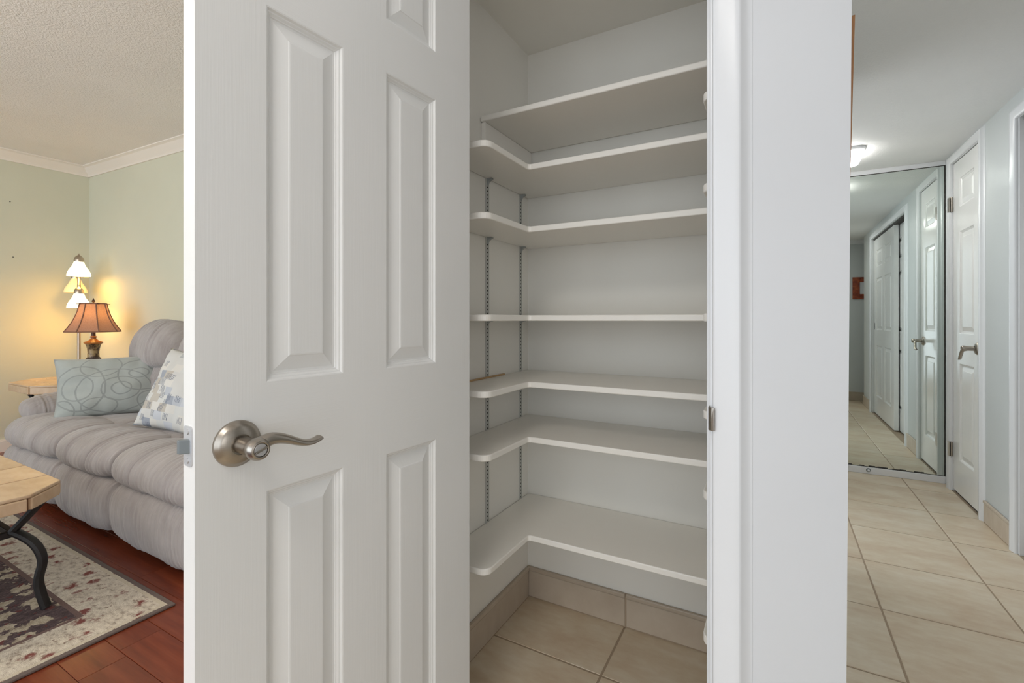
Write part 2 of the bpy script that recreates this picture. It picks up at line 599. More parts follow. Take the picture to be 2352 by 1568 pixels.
for (tk, z0, z1) in ((0.014, 0, 0.085), (0.010, 0.085, 0.10)):
    a, b = (XL, YB0), (-0.96, yback(-0.96))
    mb.prism([(a[0] + nrm.x * tk, a[1] + nrm.y * tk), (b[0] + nrm.x * tk, b[1] + nrm.y * tk), b, a], z0, z1)
struct('baseboard_back', mb, 'crown_white', 'white baseboard behind the sofa', 'baseboard')

def tile_base(name, axis, at, sgn, lo, hi, joints, label, h=0.117):
    """tile skirting: thin grout bed plus one tile child per piece and a rounded cap strip"""
    tk = 0.010
    def bx(mb, a0, a1, t0, t1, z0, z1):
        u0, u1 = sorted((at + sgn * t0, at + sgn * t1))
        return mb.box(a0, a1, u0, u1, z0, z1) if axis == 'x' else mb.box(u0, u1, a0, a1, z0, z1)
    s_ = struct(name, bx(MB(), lo, hi, 0.0, tk - 0.002, 0, h - 0.002), 'grout', label, 'baseboard')
    e = [lo] + joints + [hi]
    for a, b in zip(e[:-1], e[1:]):
        mbt = bx(MB(), a + 0.0025, b - 0.0025, 0.001, tk, 0.004, h - 0.016)
        c = ((a + b) / 2, at, 0.05) if axis == 'x' else (at, (a + b) / 2, 0.05)
        build('tile', mbt, 'base_tile', s_, bevel=0.0015, seg=1, origin=c)
        mbt = bx(MB(), a + 0.0015, b - 0.0015, 0.001, tk + 0.003, h - 0.0145, h)
        build('cap_tile', mbt, 'base_tile', s_, bevel=0.003, origin=c)
    return s_
tile_base('baseboard_closet_back', 'x', CB_Y, -1, CL_X, CR_X, [-0.455, -0.05], 'beige tile baseboard along pantry back wall')
tile_base('baseboard_closet_left', 'y', CL_X, 1, FRONT_IN, CB_Y - 0.012, [], 'beige tile baseboard along pantry left wall')
tile_base('baseboard_closet_right', 'y', CR_X, -1, FRONT_IN, CB_Y - 0.012, [], 'beige tile baseboard along pantry right wall')
tile_base('baseboard_hall', 'y', R_WALL, -1, SL[1] + 0.064, D2[0] - 0.068, [], 'beige tile baseboard between the two hallway door frames')
tile_base('baseboard_corner', 'y', R_WALL, -1, 0.80, SL[0] - 0.066, [], 'beige tile baseboard at wall end beside sliding doors')
tile_base('baseboard_partition', 'x', 0.52, 1, 0.43, 1.59, [0.83, 1.23], 'beige tile baseboard under the small framed picture')

CASING = [(0.0, 0.0), (0.0, 0.008), (0.002, 0.012), (0.006, 0.0145), (0.014, 0.0155), (0.036, 0.0190), (0.0450, 0.0195), (0.0475, 0.0185), (0.0500, 0.0155), (0.0560, 0.0085), (0.0640, 0.0025), (0.0670, 0.0010), (0.0672, 0.0)]
def casing_profile(w_):
    k = w_ / 0.067
    return [(a * k, b) for a, b in CASING]
def sweep_frame(mb, prof, x0, x1, top, place, z0=0.0):
    """mitred door casing around an opening x0..x1; prof=(outward, proud)"""
    rings = []
    for (bx, bz, dx, dz) in ((x0, z0, -1, 0), (x0, top, -1, 1), (x1, top, 1, 1), (x1, z0, 1, 0)):
        rings.append([place(bx + dx * o_, bz + dz * o_, p_) for o_, p_ in prof])
    mb.loft(rings)
    return mb
# pantry casing
mb = MB()
sweep_frame(mb, casing_profile(0.067), JAMB_L - 0.005, -0.1045, HEAD + 0.005, lambda a, z, p: (a, FRONT_Y - p, z))
t4 = struct('trim_4', mb, 'trim_white', 'white painted casing around the open pantry doorway', 'trim', smooth=True, angle=50)
mb = MB().box(JAMB_R, JAMB_R + 0.018, FRONT_Y - 0.001, FRONT_IN + 0.001, 0, HEAD)
mb.box(JAMB_L - 0.018, JAMB_L, FRONT_Y - 0.001, FRONT_IN + 0.001, 0, HEAD)
mb.box(JAMB_L - 0.018, JAMB_R + 0.018, FRONT_Y - 0.001, FRONT_IN + 0.001, HEAD, HEAD + 0.018)
build('jamb', mb, 'trim_white', t4, bevel=0.0015)
mb = MB().box(JAMB_R - 0.0100, JAMB_R, FRONT_Y + 0.038, FRONT_Y + 0.072, 0, HEAD)
mb.box(JAMB_L, JAMB_L + 0.0100, FRONT_Y + 0.038, FRONT_Y + 0.072, 0, HEAD)
mb.box(JAMB_L + 0.01, JAMB_R - 0.01, FRONT_Y + 0.038, FRONT_Y + 0.072, HEAD - 0.01, HEAD)
build('door_stop', mb, 'trim_white', t4, bevel=0.002)
# strike plate: flat plate on the jamb with a curled lip
lip = [(FRONT_Y + 0.030, JAMB_R - 0.0012), (FRONT_Y + 0.004, JAMB_R - 0.0012), (FRONT_Y - 0.006, JAMB_R - 0.0016), (FRONT_Y - 0.013, JAMB_R - 0.0005),
       (FRONT_Y - 0.0185, JAMB_R + 0.0035), (FRONT_Y - 0.0205, JAMB_R + 0.0100)]
mb = MB()
ZS0, ZS1 = 0.862, 0.905
ring = [(x_, y_) for y_, x_ in lip] + [(x_ + 0.0012, y_ + 0.0015) for y_, x_ in reversed(lip)]
mb.prism(ring, ZS0, ZS1)
sp = build('strike_plate', mb, 'nickel', t4, smooth=True, angle=60, bevel=0.0004, seg=1)
sp['label'] = 'brushed metal strike plate with curled lip'

# hallway linen door casing and sliding closet casing
place_r = lambda a, z, p: (R_WALL - p, a, z)
mb = MB(); sweep_frame(mb, casing_profile(0.060), D2[0] - 0.006, D2[1] + 0.006, D2_TOP + 0.006, place_r)
t5 = struct('trim_5', mb, 'trim_white', 'white casing around narrow closet door beside mirror', 'trim', smooth=True, angle=50)
mb = MB().box(R_WALL - 0.001, X1, D2[0] - 0.020, D2[0] - 0.002, 0, D2_TOP + 0.004).box(R_WALL - 0.001, X1, D2[1] + 0.002, D2[1] + 0.020, 0, D2_TOP + 0.004)
mb.box(R_WALL - 0.001, X1, D2[0] - 0.02, D2[1] + 0.02, D2_TOP + 0.004, D2_TOP + 0.02)
build('jamb', mb, 'trim_white', t5)
mb = MB(); sweep_frame(mb, casing_profile(0.060), SL[0] - 0.004, SL[1] + 0.004, SL_TOP + 0.002, place_r)
t6 = struct('trim_6', mb, 'trim_white', 'white casing around the sliding closet doors', 'trim', smooth=True, angle=50)
mb = MB().box(R_WALL - 0.002, X1, SL[0] - 0.001, SL[0] + 0.012, 0, SL_TOP).box(R_WALL - 0.002, X1, SL[1] - 0.012, SL[1] + 0.001, 0, SL_TOP)
build('jamb', mb, 'trim_white', t6)
build('track_shadow', MB().box(R_WALL + 0.012, X1, SL[0] + 0.012, SL[1] - 0.012, SL_TOP - 0.015, SL_TOP + 0.001), 'dark_gap', t6)  # dark strip standing in for the shadow in the upper track
struct('trim_7', MB().box(xe(0), R_WALL, MIRROR_Y - 0.012, MIRROR_Y + 0.006, 0, 0.046), 'trim_white',
       'low white strip on the floor below the large mirror', 'trim', bevel=0.003)
struct('trim_8', MB().box(xe(2.1), R_WALL, MIRROR_Y - 0.006, MIRROR_Y + 0.006, 2.075, HALL_CEIL), 'trim_white',
       'narrow white strip above the large mirror', 'trim', bevel=0.002)

# ------------------------------------------------------------------ doors
PROF = [(0.0, 0.0), (0.0022, 0.0008), (0.0045, 0.0045), (0.0065, 0.0048), (0.0095, 0.0078), (0.0112, 0.0080), (0.0125, 0.0098), (0.0165, 0.0100), (0.0400, 0.0032), (0.0415, 0.0020), (0.0440, 0.0016)]
def panel_mesh(a0, a1, z0, z1, th, k=1.0):
    mb = MB()
    for side in (0, 1):
        rings = []
        for ins, dep in PROF:
            ins *= k
            yy = dep if side == 0 else th - dep
            rings.append([(a0 + ins, yy, z0 + ins), (a1 - ins, yy, z0 + ins), (a1 - ins, yy, z1 - ins), (a0 + ins, yy, z1 - ins)])
        mb.loft(rings, cap=False)
        n = len(mb.v)
        mb.f.append((n - 4, n - 3, n - 2, n - 1)); mb.mi.append(0)
    return mb
def leaf_mesh(W, H, cols, rows, th):
    """frame of stiles (material 0) and rails (material 1), open where the panels sit; local x width, z height, y thickness"""
    mb = MB()
    xs = [0.0]
    for c in cols:
        xs += list(c)
    xs.append(W)
    zs = [0.0]
    for r in rows:
        zs += list(r)
    zs.append(H)
    for i in range(len(xs) - 1):
        for j in range(len(zs) - 1):
            if i % 2 == 1 and j % 2 == 1:
                continue
            x0, x1, z0, z1 = xs[i], xs[i + 1], zs[j], zs[j + 1]
            mi = 1 if (i % 2 == 1) else 0
            for yy in (0.0, th):
                mb.add([(x0, yy, z0), (x1, yy, z0), (x1, yy, z1), (x0, yy, z1)], [(0, 1, 2, 3)], mi)
    for z in (0.0, H):
        mb.add([(0, 0, z), (W, 0, z), (W, th, z), (0, th, z)], [(0, 1, 2, 3)], 1)
    for x in (0.0, W):
        mb.add([(x, 0, 0), (x, th, 0), (x, th, H), (x, 0, H)], [(0, 1, 2, 3)], 0)
    return mb
def make_door(name, loc, rotz, W, H, th, cols, rows, label, k=1.0, fin='grain'):
    mb = leaf_mesh(W, H, cols, rows, th)
    me_o = build(name, mb, ['door_%s_v' % fin, 'door_%s_h' % fin])
    bm = bmesh.new(); bm.from_mesh(me_o.data)
    bmesh.ops.remove_doubles(bm, verts=bm.verts, dist=1e-5)
    bmesh.ops.recalc_face_normals(bm, faces=bm.faces)
    bm.to_mesh(me_o.data); bm.free()
    me_o.location = loc
    me_o.rotation_euler = (0, 0, rotz)
    tag(me_o, label, 'door', kind='structure')
    for c in cols:
        for r in rows:
            build('panel', panel_mesh(c[0], c[1], r[0], r[1], th, k), 'door_%s_v' % fin, me_o, local=True)
    return me_o

def lever_handle(parent, x, z, th, sgn, both=True, lock=True):
    """lever on both faces; local door frame: face at y=0 looks to -y; lever runs along sgn*x"""
    hd = bpy.data.objects.new('lever_handle', None); hd.location = (x, 0, z); hd.empty_display_size = 0.03
    link(hd, parent)
    hd['label'] = 'brushed nickel lever handle on round rose'
    for face in ((0, 1) if both else (0,)):
        f = -1 if face == 0 else 1
        y0 = 0 if face == 0 else th
        Y = lambda q: y0 + f * q
        rose = MB().lathe([(0.0345, Y(0.0)), (0.0345, Y(0.003)), (0.0335, Y(0.005)), (0.0310, Y(0.0065)), (0.0300, Y(0.0085)), (0.0255, Y(0.0115)), (0.0175, Y(0.0140)), (0.0150, Y(0.0145)), (0.0148, Y(0.012))], (0, 0, 0), 40, axis='y')
        build('rose', rose, 'nickel', hd, smooth=True, local=True, angle=40)
        stem = MB().lathe([(0.0125, Y(0.010)), (0.0125, Y(0.040)), (0.0130, Y(0.045)), (0.0150, Y(0.050)), (0.0162, Y(0.056)), (0.0158, Y(0.063)), (0.0135, Y(0.0680)), (0.0112, Y(0.0690)), (0.0100, Y(0.0685)), (0.0098, Y(0.0660))], (0, 0, 0), 32, axis='y')
        build('stem', stem, 'nickel', hd, smooth=True, local=True, angle=40)
        pts = [(0.000, 0.0530, 0.000), (0.010, 0.0530, 0.0060), (0.020, 0.0545, 0.0098), (0.032, 0.0560, 0.0092), (0.047, 0.0575, 0.0042), (0.060, 0.0580, -0.0020), (0.072, 0.059, -0.0064), (0.084, 0.058, -0.0078), (0.094, 0.057, -0.0066), (0.101, 0.056, -0.0042), (0.103, 0.0558, -0.0034)]
        pts = chaikin([(sgn * a, Y(b), c) for a, b, c in pts], 2, False)
        n = len(pts)
        ra, rb = [], []
        for i in range(n):
            s = i / (n - 1)
            tip = min(1.0, math.sqrt(max(0.02, (1 - s) / 0.09)))
            ra.append((0.0095 * (1 - s) + 0.0080 * s) * tip)      # across (y)
            rb.append((0.0105 * (1 - s) ** 2.2 + 0.0036) * tip)
        lv = MB().tube(pts, ra, 14, (0, 0, 1), rb)
        build('lever', lv, 'nickel', hd, smooth=True, local=True, angle=60)
        if lock and face == 0:
            b_ = MB().lathe([(0.0094, Y(0.060)), (0.0094, Y(0.0672)), (0.0085, Y(0.0680))], (0, 0, 0), 28, axis='y')
            build('lock_button', b_, 'steel', hd, smooth=True, local=True, angle=40)
            sl = MB().box(-0.0088, 0.0088, min(Y(0.067), Y(0.0712)), max(Y(0.067), Y(0.0712)), -0.0014, 0.0014)
            so = build('turn_slot', sl, 'nickel', hd, local=True, bevel=0.0006)
            so.rotation_euler = (0, math.radians(-20), 0)
    return hd

# pantry door, swung open just past square
DANG = math.radians(4.5)            # beyond 90 degrees
DW, DH, DT = 0.61, 2.02, 0.035
free = Vector((-0.7106, 0.357, 0.012))
hdir = Vector((0.0783, 0.9969, 0)).normalized()
# local x runs from the free edge to the hinge edge, local -y faces +X world
ang = math.atan2(hdir.y, hdir.x)
ROWS = ((0.215, 0.787), (0.959, 1.556), (1.662, 1.890))
door1 = make_door('door_1', free, ang, DW, DH, DT, ((0.1019, 0.2437), (0.3451, 0.4897)), ROWS,
                  'white six panel pantry door standing wide open', 0.95)
lever_handle(door1, 0.0570, 0.872, DT, 1)
mb = MB().prism([(0.0, 0.0)], 0, 0) if False else MB()
def rrect(w_, h_, r, n=5):
    pts = []
    for cx, cy, a0 in ((w_ / 2 - r, h_ / 2 - r, 0), (-w_ / 2 + r, h_ / 2 - r, 90), (-w_ / 2 + r, -h_ / 2 + r, 180), (w_ / 2 - r, -h_ / 2 + r, 270)):
        for k in range(n + 1):
            a = math.radians(a0 + 90 * k / n)
            pts.append((cx + r * math.cos(a), cy + r * math.sin(a)))
    return pts
ZL = 0.878
lp = MB()
ring = rrect(0.025, 0.057, 0.006)
lp.loft([[(x_, DT / 2 + p[0], ZL + p[1]) for p in ring] for x_ in (-0.0018, 0.001)])
plate = build('latch_plate', lp, 'steel', door1, local=True, smooth=True)
for dz in (-0.0205, 0.0205):
    sc = MB().lathe([(0.0042, -0.0032), (0.0040, -0.0022), (0.0045, -0.001)], (0, DT / 2, ZL + dz), 16, axis='x')
    build('screw', sc, 'steel', plate, local=True, smooth=True)
lb = MB()
r0 = [(-0.001, DT / 2 - 0.008, ZL - 0.010), (-0.001, DT / 2 + 0.008, ZL - 0.010), (-0.001, DT / 2 + 0.008, ZL + 0.010), (-0.001, DT / 2 - 0.008, ZL + 0.010)]
r1 = [(-0.0125, DT / 2 + 0.001, ZL - 0.010), (-0.0125, DT / 2 + 0.008, ZL - 0.010), (-0.0125, DT / 2 + 0.008, ZL + 0.010), (-0.0125, DT / 2 + 0.001, ZL + 0.010)]
lb.loft([r0, r1])
build('latch_bolt', lb, 'latch_grey', door1, local=True, bevel=0.0015)
for zh in (0.25, 1.02, 1.78):
    hb = MB().lathe([(0.006, -0.045), (0.006, 0.045)], (DW + 0.008, DT + 0.004, zh), 12).box(DW - 0.001, DW + 0.006, 0.006, DT + 0.002, zh - 0.045, zh + 0.045)
    build('hinge', hb, 'nickel', door1, local=True, smooth=True)

# linen closet door in the hall (closed), local x -> -Y world so that -y local faces -X world
lin_rows = ((0.20, 0.79), (0.97, 1.59), (1.735, 1.912))
W2 = D2[1] - D2[0] - 0.004
door2 = make_door('door_2', (R_WALL + 0.004, D2[1] - 0.002, 0.013), -PI / 2, W2, D2_TOP - 0.013, 0.035,
                  ((0.110, W2 - 0.110),), lin_rows, 'white narrow three panel closet door with lever next to mirror', fin='gloss')
h2 = lever_handle(door2, W2 - 0.055, 0.895, 0.035, -1, both=False, lock=False)
h2.rotation_euler = (0, math.radians(-38), 0)
for zh in (0.245, 1.775):
    hb = MB().lathe([(0.0065, -0.045), (0.0065, 0.045)], (-0.004, -0.008, zh), 12).box(-0.034, 0.004, -0.0215, -0.0185, zh - 0.044, zh + 0.044)
    build('hinge', hb, 'nickel', door2, local=True, smooth=True)
build('door_bottom_shade', MB().box(0, W2, 0.006, 0.03, -0.0125, 0.0), 'dark_gap', door2, local=True)  # dark strip put in for the shade under the door

# sliding closet doors (seen in the mirror)
sl_rows = ((0.20, 0.77), (0.94, 1.52), (1.64, 1.83))
def sliding(name, x, y_hi, wd, label):
    c = ((0.13, wd / 2 - 0.06), (wd / 2 + 0.06, wd - 0.13))
    return make_door(name, (x, y_hi, 0.012), -PI / 2, wd, SL_TOP - 0.028, 0.034, c, sl_rows, label, fin='gloss')
door3 = sliding('door_3', R_WALL + 0.018, 2.42, 1.035, 'white six panel sliding closet door running in front, in mirror')
pl = MB()
ring = rrect(0.022, 0.075, 0.010)
pl.loft([[(1.005 + p[0], y_, 0.98 + p[1]) for p in ring] for y_ in (-0.0015, 0.002)])
build('finger_pull', pl, 'iron', door3, local=True)
door4 = sliding('door_4', R_WALL + 0.062, SL[1] - 0.014, 0.86, 'white six panel sliding closet door set behind, in mirror')

# ------------------------------------------------------------------ mirror
t = NT('mirror_glass')
t.set((0.80, 0.86, 0.83, 1), 0.012, 1.0)
vv = t.coord((1, 1, 1))
t.bump(t.noise(vv, 2.0, 2), 0.004, 0.002)
M['mirror_glass'] = t.m
mir = thing('wall_mirror', (0.54, MIRROR_Y, 0.046), 'large frameless wall mirror closing off end of hallway', 'mirror')
build('glass', MB().box(xe(1) + 0.002, R_WALL - 0.004, MIRROR_Y, MIRROR_Y + 0.005, 0.047, 2.074), 'mirror_glass', mir)
mb = MB().box(xe(1) + 0.002, R_WALL - 0.003, MIRROR_Y - 0.0016, MIRROR_Y + 0.005, 2.0705, 2.0748)
mb.box(R_WALL - 0.0065, R_WALL - 0.0015, MIRROR_Y - 0.0016, MIRROR_Y + 0.005, 0.047, 2.074)
mb.box(xe(1) + 0.002, R_WALL - 0.003, MIRROR_Y - 0.0016, MIRROR_Y + 0.005, 0.0462, 0.0495)
xx = xe(1) + 0.004
while xx < R_WALL - 0.03:            # desilvered, ragged lower edge
    wd = random.uniform(0.012, 0.045)
    if random.random() < 0.55:
        hh = random.uniform(0.002, 0.007)
        mb.prism([(xx, MIRROR_Y - 0.0014), (xx + wd, MIRROR_Y - 0.0014), (xx + wd, MIRROR_Y), (xx, MIRROR_Y)], 0.0495, 0.0495 + hh)
    xx += wd
e_ = build('dark_edge', mb, 'dark_gap', mir)
e_['label'] = 'dark desilvered mirror edge'
# spring-less bumper on the strip under the mirror
bp = thing('door_stop_bumper', (0.30, MIRROR_Y - 0.012, 0.028), 'small round metal bumper on white strip under mirror', 'door stop')
r = cam_ray(1995, 1086); s_ = (MIRROR_Y - 0.02) / r.y
bp.location.x = r.x * s_
bx_, by_, bz_ = bp.location
build('flange', MB().lathe([(0.013, 0.0), (0.013, -0.004), (0.009, -0.007)], (bx_, by_, bz_), 20, axis='y'), 'latch_grey', bp, smooth=True)
build('rubber_tip', MB().lathe([(0.007, -0.006), (0.007, -0.016), (0.005, -0.019)], (bx_, by_, bz_), 16, axis='y'), 'trim_white', bp, smooth=True)

# ------------------------------------------------------------------ hallway ceiling light
t = NT('diffuser'); t.set(srgb(245, 245, 240), 0.4)
t.b.inputs['Emission Color'].default_value = (1, 0.98, 0.95, 1)
t.b.inputs['Emission Strength'].default_value = 11.0
vv = t.coord()
wv = t.n('ShaderNodeTexWave'); wv.inputs['Scale'].default_value = 30; t.l(vv, wv.inputs['Vector'])
t.bump(wv.outputs['Fac'], 0.4, 0.004)
M['diffuser'] = t.m
cl = thing('ceiling_light', (0.32, 3.60, HALL_CEIL), 'white flush ceiling light with ribbed cover in hallway', 'ceiling light')
ring = rrect(0.30, 0.30, 0.05)
mb = MB().loft([[(0.32 + p[0] * k, 3.60 + p[1] * k, z) for p in ring] for k, z in ((1.0, HALL_CEIL), (1.0, HALL_CEIL - 0.014), (0.97, HALL_CEIL - 0.020))])
build('housing', mb, 'trim_white', cl, smooth=True)
mb = MB().loft([[(0.32 + p[0] * k, 3.60 + p[1] * k, z) for p in ring] for k, z in ((0.95, HALL_CEIL - 0.020), (0.96, HALL_CEIL - 0.035), (0.90, HALL_CEIL - 0.050), (0.70, HALL_CEIL - 0.056))])
df = build('diffuser', mb, 'diffuser', cl, smooth=True)
for k in range(9):
    xk = 0.32 - 0.10 + 0.025 * k
    build('rib', MB().box(xk - 0.004, xk + 0.004, 3.50, 3.70, HALL_CEIL - 0.059, HALL_CEIL - 0.055), 'diffuser', df, bevel=0.001, seg=1)

# ------------------------------------------------------------------ pictures
pf = thing('picture_frame', (0.103, 1.16, 1.20), 'light wood picture frame edge peeking past corner of white wall', 'picture frame')
mb = MB()
PX = lambda z: xe(z) + 0.0004
def leaning(x_in, x_out, y0, y1, z0, z1):
    f = lambda z, k: PX(z) + k * (0.002 + 0.0078 * max(0, (z - 1.25)) / 0.35)
    return [(f(z0, x_in), y0, z0), (f(z0, x_out), y0, z0), (f(z0, x_out), y1, z0), (f(z0, x_in), y1, z0), (f(z1, x_in), y0, z1), (f(z1, x_out), y0, z1), (f(z1, x_out), y1, z1), (f(z1, x_in), y1, z1)]
BF = [(0, 3, 2, 1), (4, 5, 6, 7), (0, 1, 5, 4), (1, 2, 6, 5), (2, 3, 7, 6), (3, 0, 4, 7)]
for (y0, y1, z0, z1) in ((1.012, 1.042, 1.15, 1.603), (1.40, 1.43, 1.15, 1.603), (1.042, 1.40, 1.15, 1.18), (1.042, 1.40, 1.573, 1.603)):
    mb.add(leaning(0.0, 1.0, y0, y1, z0, z1), BF)
build('frame', mb, 'frame_wood', pf)
build('backing', MB().add(leaning(0.1, 0.5, 1.042, 1.40, 1.18, 1.573), BF), 'trim_white', pf)

t = NT('marbled_mat')
v = t.coord()
c = t.ramp(t.noise(v, 14, 5, 0.7), [(0.3, srgb(96, 34, 16)), (0.5, srgb(150, 66, 30)), (0.7, srgb(190, 110, 56))])
t.set(c, 0.35)
M['marbled_mat'] = t.m
p2 = thing('picture_frame', (1.02, 0.522, 1.33), 'small square picture in marbled brown frame reflected in mirror', 'picture frame')
zc0, zc1, xa, xb = 1.335, 1.62, 0.878, 1.165
mb = MB()
for (x0, x1, z0, z1) in ((xa, xa + 0.078, zc0, zc1), (xb - 0.078, xb, zc0, zc1), (xa + 0.078, xb - 0.078, zc0, zc0 + 0.064), (xa + 0.078, xb - 0.078, zc1 - 0.064, zc1)):
    mb.box(x0, x1, 0.5205, 0.538, z0, z1)
build('frame', mb, 'marbled_mat', p2, bevel=0.002)
build('print', MB().box(xa + 0.07, xb - 0.07, 0.5205, 0.529, zc0 + 0.06, zc1 - 0.06), 'wall_white', p2)
build('mark', MB().box(1.017, 1.026, 0.529, 0.5296, 1.50, 1.507), 'iron', p2)

# ------------------------------------------------------------------ pantry shelves
def arc(cx, cy, r, a0, a1, n=6):
    return [(cx + r * math.cos(math.radians(a0 + (a1 - a0) * k / n)), cy + r * math.sin(math.radians(a0 + (a1 - a0) * k / n))) for k in range(n + 1)]
SH_T = 0.018
XI, YI, YE = -0.674, 1.3075, 1.064
XIR = -0.137
def u_shelf(r=0.028):
    g = 0.002
    p = [(CL_X + g, CB_Y - g), (CL_X + g, YE)]
    p += arc(XI - r, YE + r, r, -90, 0)
    p += [(XI, YI - 0.006), (XI + 0.006, YI)]
    p += [(XIR - 0.006, YI), (XIR, YI - 0.006)]
    p += [(q[0], q[1]) for q in arc(XIR + r, YE + r, r, 180, 270)]
    p += [(CR_X - g, YE), (CR_X - g, CB_Y - g)]
    return p
labels = {1: 'U-shaped white pantry shelf, second from top', 2: 'U-shaped white pantry shelf, third from top',
          3: 'white pantry shelf at eye level, seen edge on', 4: 'white pantry shelf with the thin wooden stick on it',
          5: 'white pantry shelf just above the lowest one', 6: 'lowest and widest showing white pantry shelf above floor tiles'}
Z_SH = {1: 1.555, 2: 1.360, 3: 1.083, 4: 0.875, 5: 0.703, 6: 0.396}
for k, z in Z_SH.items():
    o = build('pantry_shelf', MB().prism(u_shelf(), z - SH_T, z), 'shelf_white', origin=(-0.4, 1.4, z - SH_T), bevel=0.003, seg=3)
    tag(o, labels[k], 'shelf', 'pantry shelves')
ZT = 1.730
top = thing('pantry_shelf', (-0.4, 1.45, ZT - SH_T), 'topmost straight white pantry shelf resting on side cleats', 'shelf', group='pantry shelves')
build('board', MB().box(CL_X + 0.002, CR_X - 0.002, 1.283, CB_Y - 0.004, ZT - SH_T, ZT), 'shelf_white', top, bevel=0.004, seg=3)
for (x0, x1) in ((CL_X + 0.0005, CL_X + 0.017), (CR_X - 0.017, CR_X - 0.0005)):
    build('cleat', MB().box(x0, x1, 1.289, CB_Y - 0.003, ZT - SH_T - 0.085, ZT - SH_T - 0.0005), 'shelf_white', top, bevel=0.002)

# slotted standards with clips, on the left wall
M['slot_black'] = paint('slot_black', srgb(25, 25, 24), 0.8)
def standard(yc, label, nlab):
    z0, z1 = 0.34, 1.60
    st = thing('shelf_standard', (CL_X, yc, z0), label, 'shelf track', group='slotted shelf tracks')
    xw = CL_X
    mb = MB()
    for (y0, y1, t1) in ((yc - 0.008, yc - 0.0055, 0.006), (yc + 0.0055, yc + 0.008, 0.006), (yc - 0.0055, yc + 0.0055, 0.004)):
        mb.box(xw, xw + t1, y0, y1, z0, z1)
    build('track', mb, 'standard_steel', st)
    slots = MB()
    z = z0 + 0.01
    while z < z1:
        slots.box(xw + 0.0035, xw + 0.0043, yc - 0.0020, yc + 0.0020, z, z + 0.0048)
        z += 0.0127
    so = build('slots', slots, 'slot_black', st)
    so['kind'] = 'stuff'
    so['label'] = 'row of small dark slots'
    for k, zs_ in Z_SH.items():
        zt = zs_ - SH_T
        cb = MB()
        q = 0.35 if k == 3 else 0.75
        prof = [(0.004, 0.0), (0.024, 0.0), (0.025, -0.006 * q), (0.017, -0.010 * q), (0.010, -0.016 * q), (0.007, -0.028 * q), (0.004, -0.028 * q)]
        cb.loft([[(xw + a, yy, zt - 0.0002 + b) for a, b in prof] for yy in (yc - 0.0055, yc + 0.0055)])
        build('bracket', cb, 'bracket_grey', st, bevel=0.0008, seg=1)
standard(1.3225, 'slotted metal shelf track nearer pantry door on left wall', 0)
standard(1.557, 'slotted metal shelf track in the pantry back corner', 1)
st = build('wooden_stick', MB().box(CL_X + 0.003, CL_X + 0.010, 1.07, 1.43, 0.875, 0.880), 'stick_wood', origin=(CL_X + 0.006, 1.25, 0.875), bevel=0.001)
tag(st, 'thin unpainted wooden stick lying along wall on pantry shelf', 'stick')

# ================================================================== living room
# ------------------------------------------------------------------ rug
RX1, RY1 = -1.957, 0.918
RX0, RY0 = -4.35, -0.85
t = NT('rug_pile')
v = t.coord()
sep = t.n('ShaderNodeSeparateXYZ'); t.l(v, sep.inputs[0])
cx, cy = (RX0 + RX1) / 2, (RY0 + RY1) / 2
hx, hy = (RX1 - RX0) / 2, (RY1 - RY0) / 2
ax = t.math('ABSOLUTE', sep.outputs[0]); ay = t.math('ABSOLUTE', sep.outputs[1])
dx = t.math('SUBTRACT', hx, ax); dy = t.math('SUBTRACT', hy, ay)
dd = t.math('MINIMUM', dx, dy)                        # distance to the rug's edge
def flowers(scale, seed, thr, soft):
    vo = t.n('ShaderNodeTexVoronoi'); vo.inputs['Scale'].default_value = scale; vo.inputs['Randomness'].default_value = 0.8
    nz = t.n('ShaderNodeTexNoise'); nz.inputs['Scale'].default_value = scale * 4; nz.inputs['Detail'].default_value = 4
    t.l(t.coord((1, 1, 1), (seed, seed * 2, 0)), nz.inputs['Vector'])
    va = t.n('ShaderNodeVectorMath', operation='MULTIPLY_ADD')
    t.l(nz.outputs['Color'], va.inputs[0]); va.inputs[1].default_value = (0.8 / scale,) * 3
    t.l(t.coord((1, 1, 1), (seed, seed * 2, 0)), va.inputs[2])
    t.l(va.outputs[0], vo.inputs['Vector'])
    return t.ramp(vo.outputs['Distance'], [(thr, (1, 1, 1, 1)), (thr + soft, (0, 0, 0, 1))])
nz1 = t.noise(t.coord((1, 1.6, 1)), 34, 5, 0.7)
nz2 = t.noise(t.coord((1.8, 1, 1), (3, 1, 0)), 60, 4, 0.7)
cream = t.ramp(nz1, [(0.34, srgb(162, 146, 130)), (0.46, srgb(208, 196, 178)), (0.62, srgb(226, 216, 198))])
cream = t.mix(flowers(11.0, 4.0, 0.14, 0.16), cream, srgb(132, 74, 66))
cream = t.mix(flowers(23.0, 9.0, 0.08, 0.12), cream, srgb(142, 120, 104))
dark = t.ramp(nz2, [(0.36, srgb(70, 56, 58)), (0.55, srgb(96, 78, 78)), (0.68, srgb(120, 98, 96))])
dark = t.mix(flowers(13.0, 2.0, 0.36, 0.05), dark, t.ramp(nz1, [(0.4, srgb(168, 152, 130)), (0.6, srgb(206, 193, 170))]))
dark = t.mix(flowers(17.0, 6.0, 0.16, 0.06), dark, srgb(112, 60, 58))
inner = t.math('GREATER_THAN', dd, 0.215)
line = t.math('MULTIPLY', t.math('GREATER_THAN', dd, 0.200), t.math('LESS_THAN', dd, 0.216))
line2 = t.math('MULTIPLY', t.math('GREATER_THAN', dd, 0.022), t.math('LESS_THAN', dd, 0.034))
c = t.mix(inner, cream, dark)
c = t.mix(line, c, srgb(120, 96, 90))
c = t.mix(line2, c, srgb(210, 198, 176))
t.set(c, 0.95)
t.bump(t.noise(t.coord(), 420, 2), 0.6, 0.004)
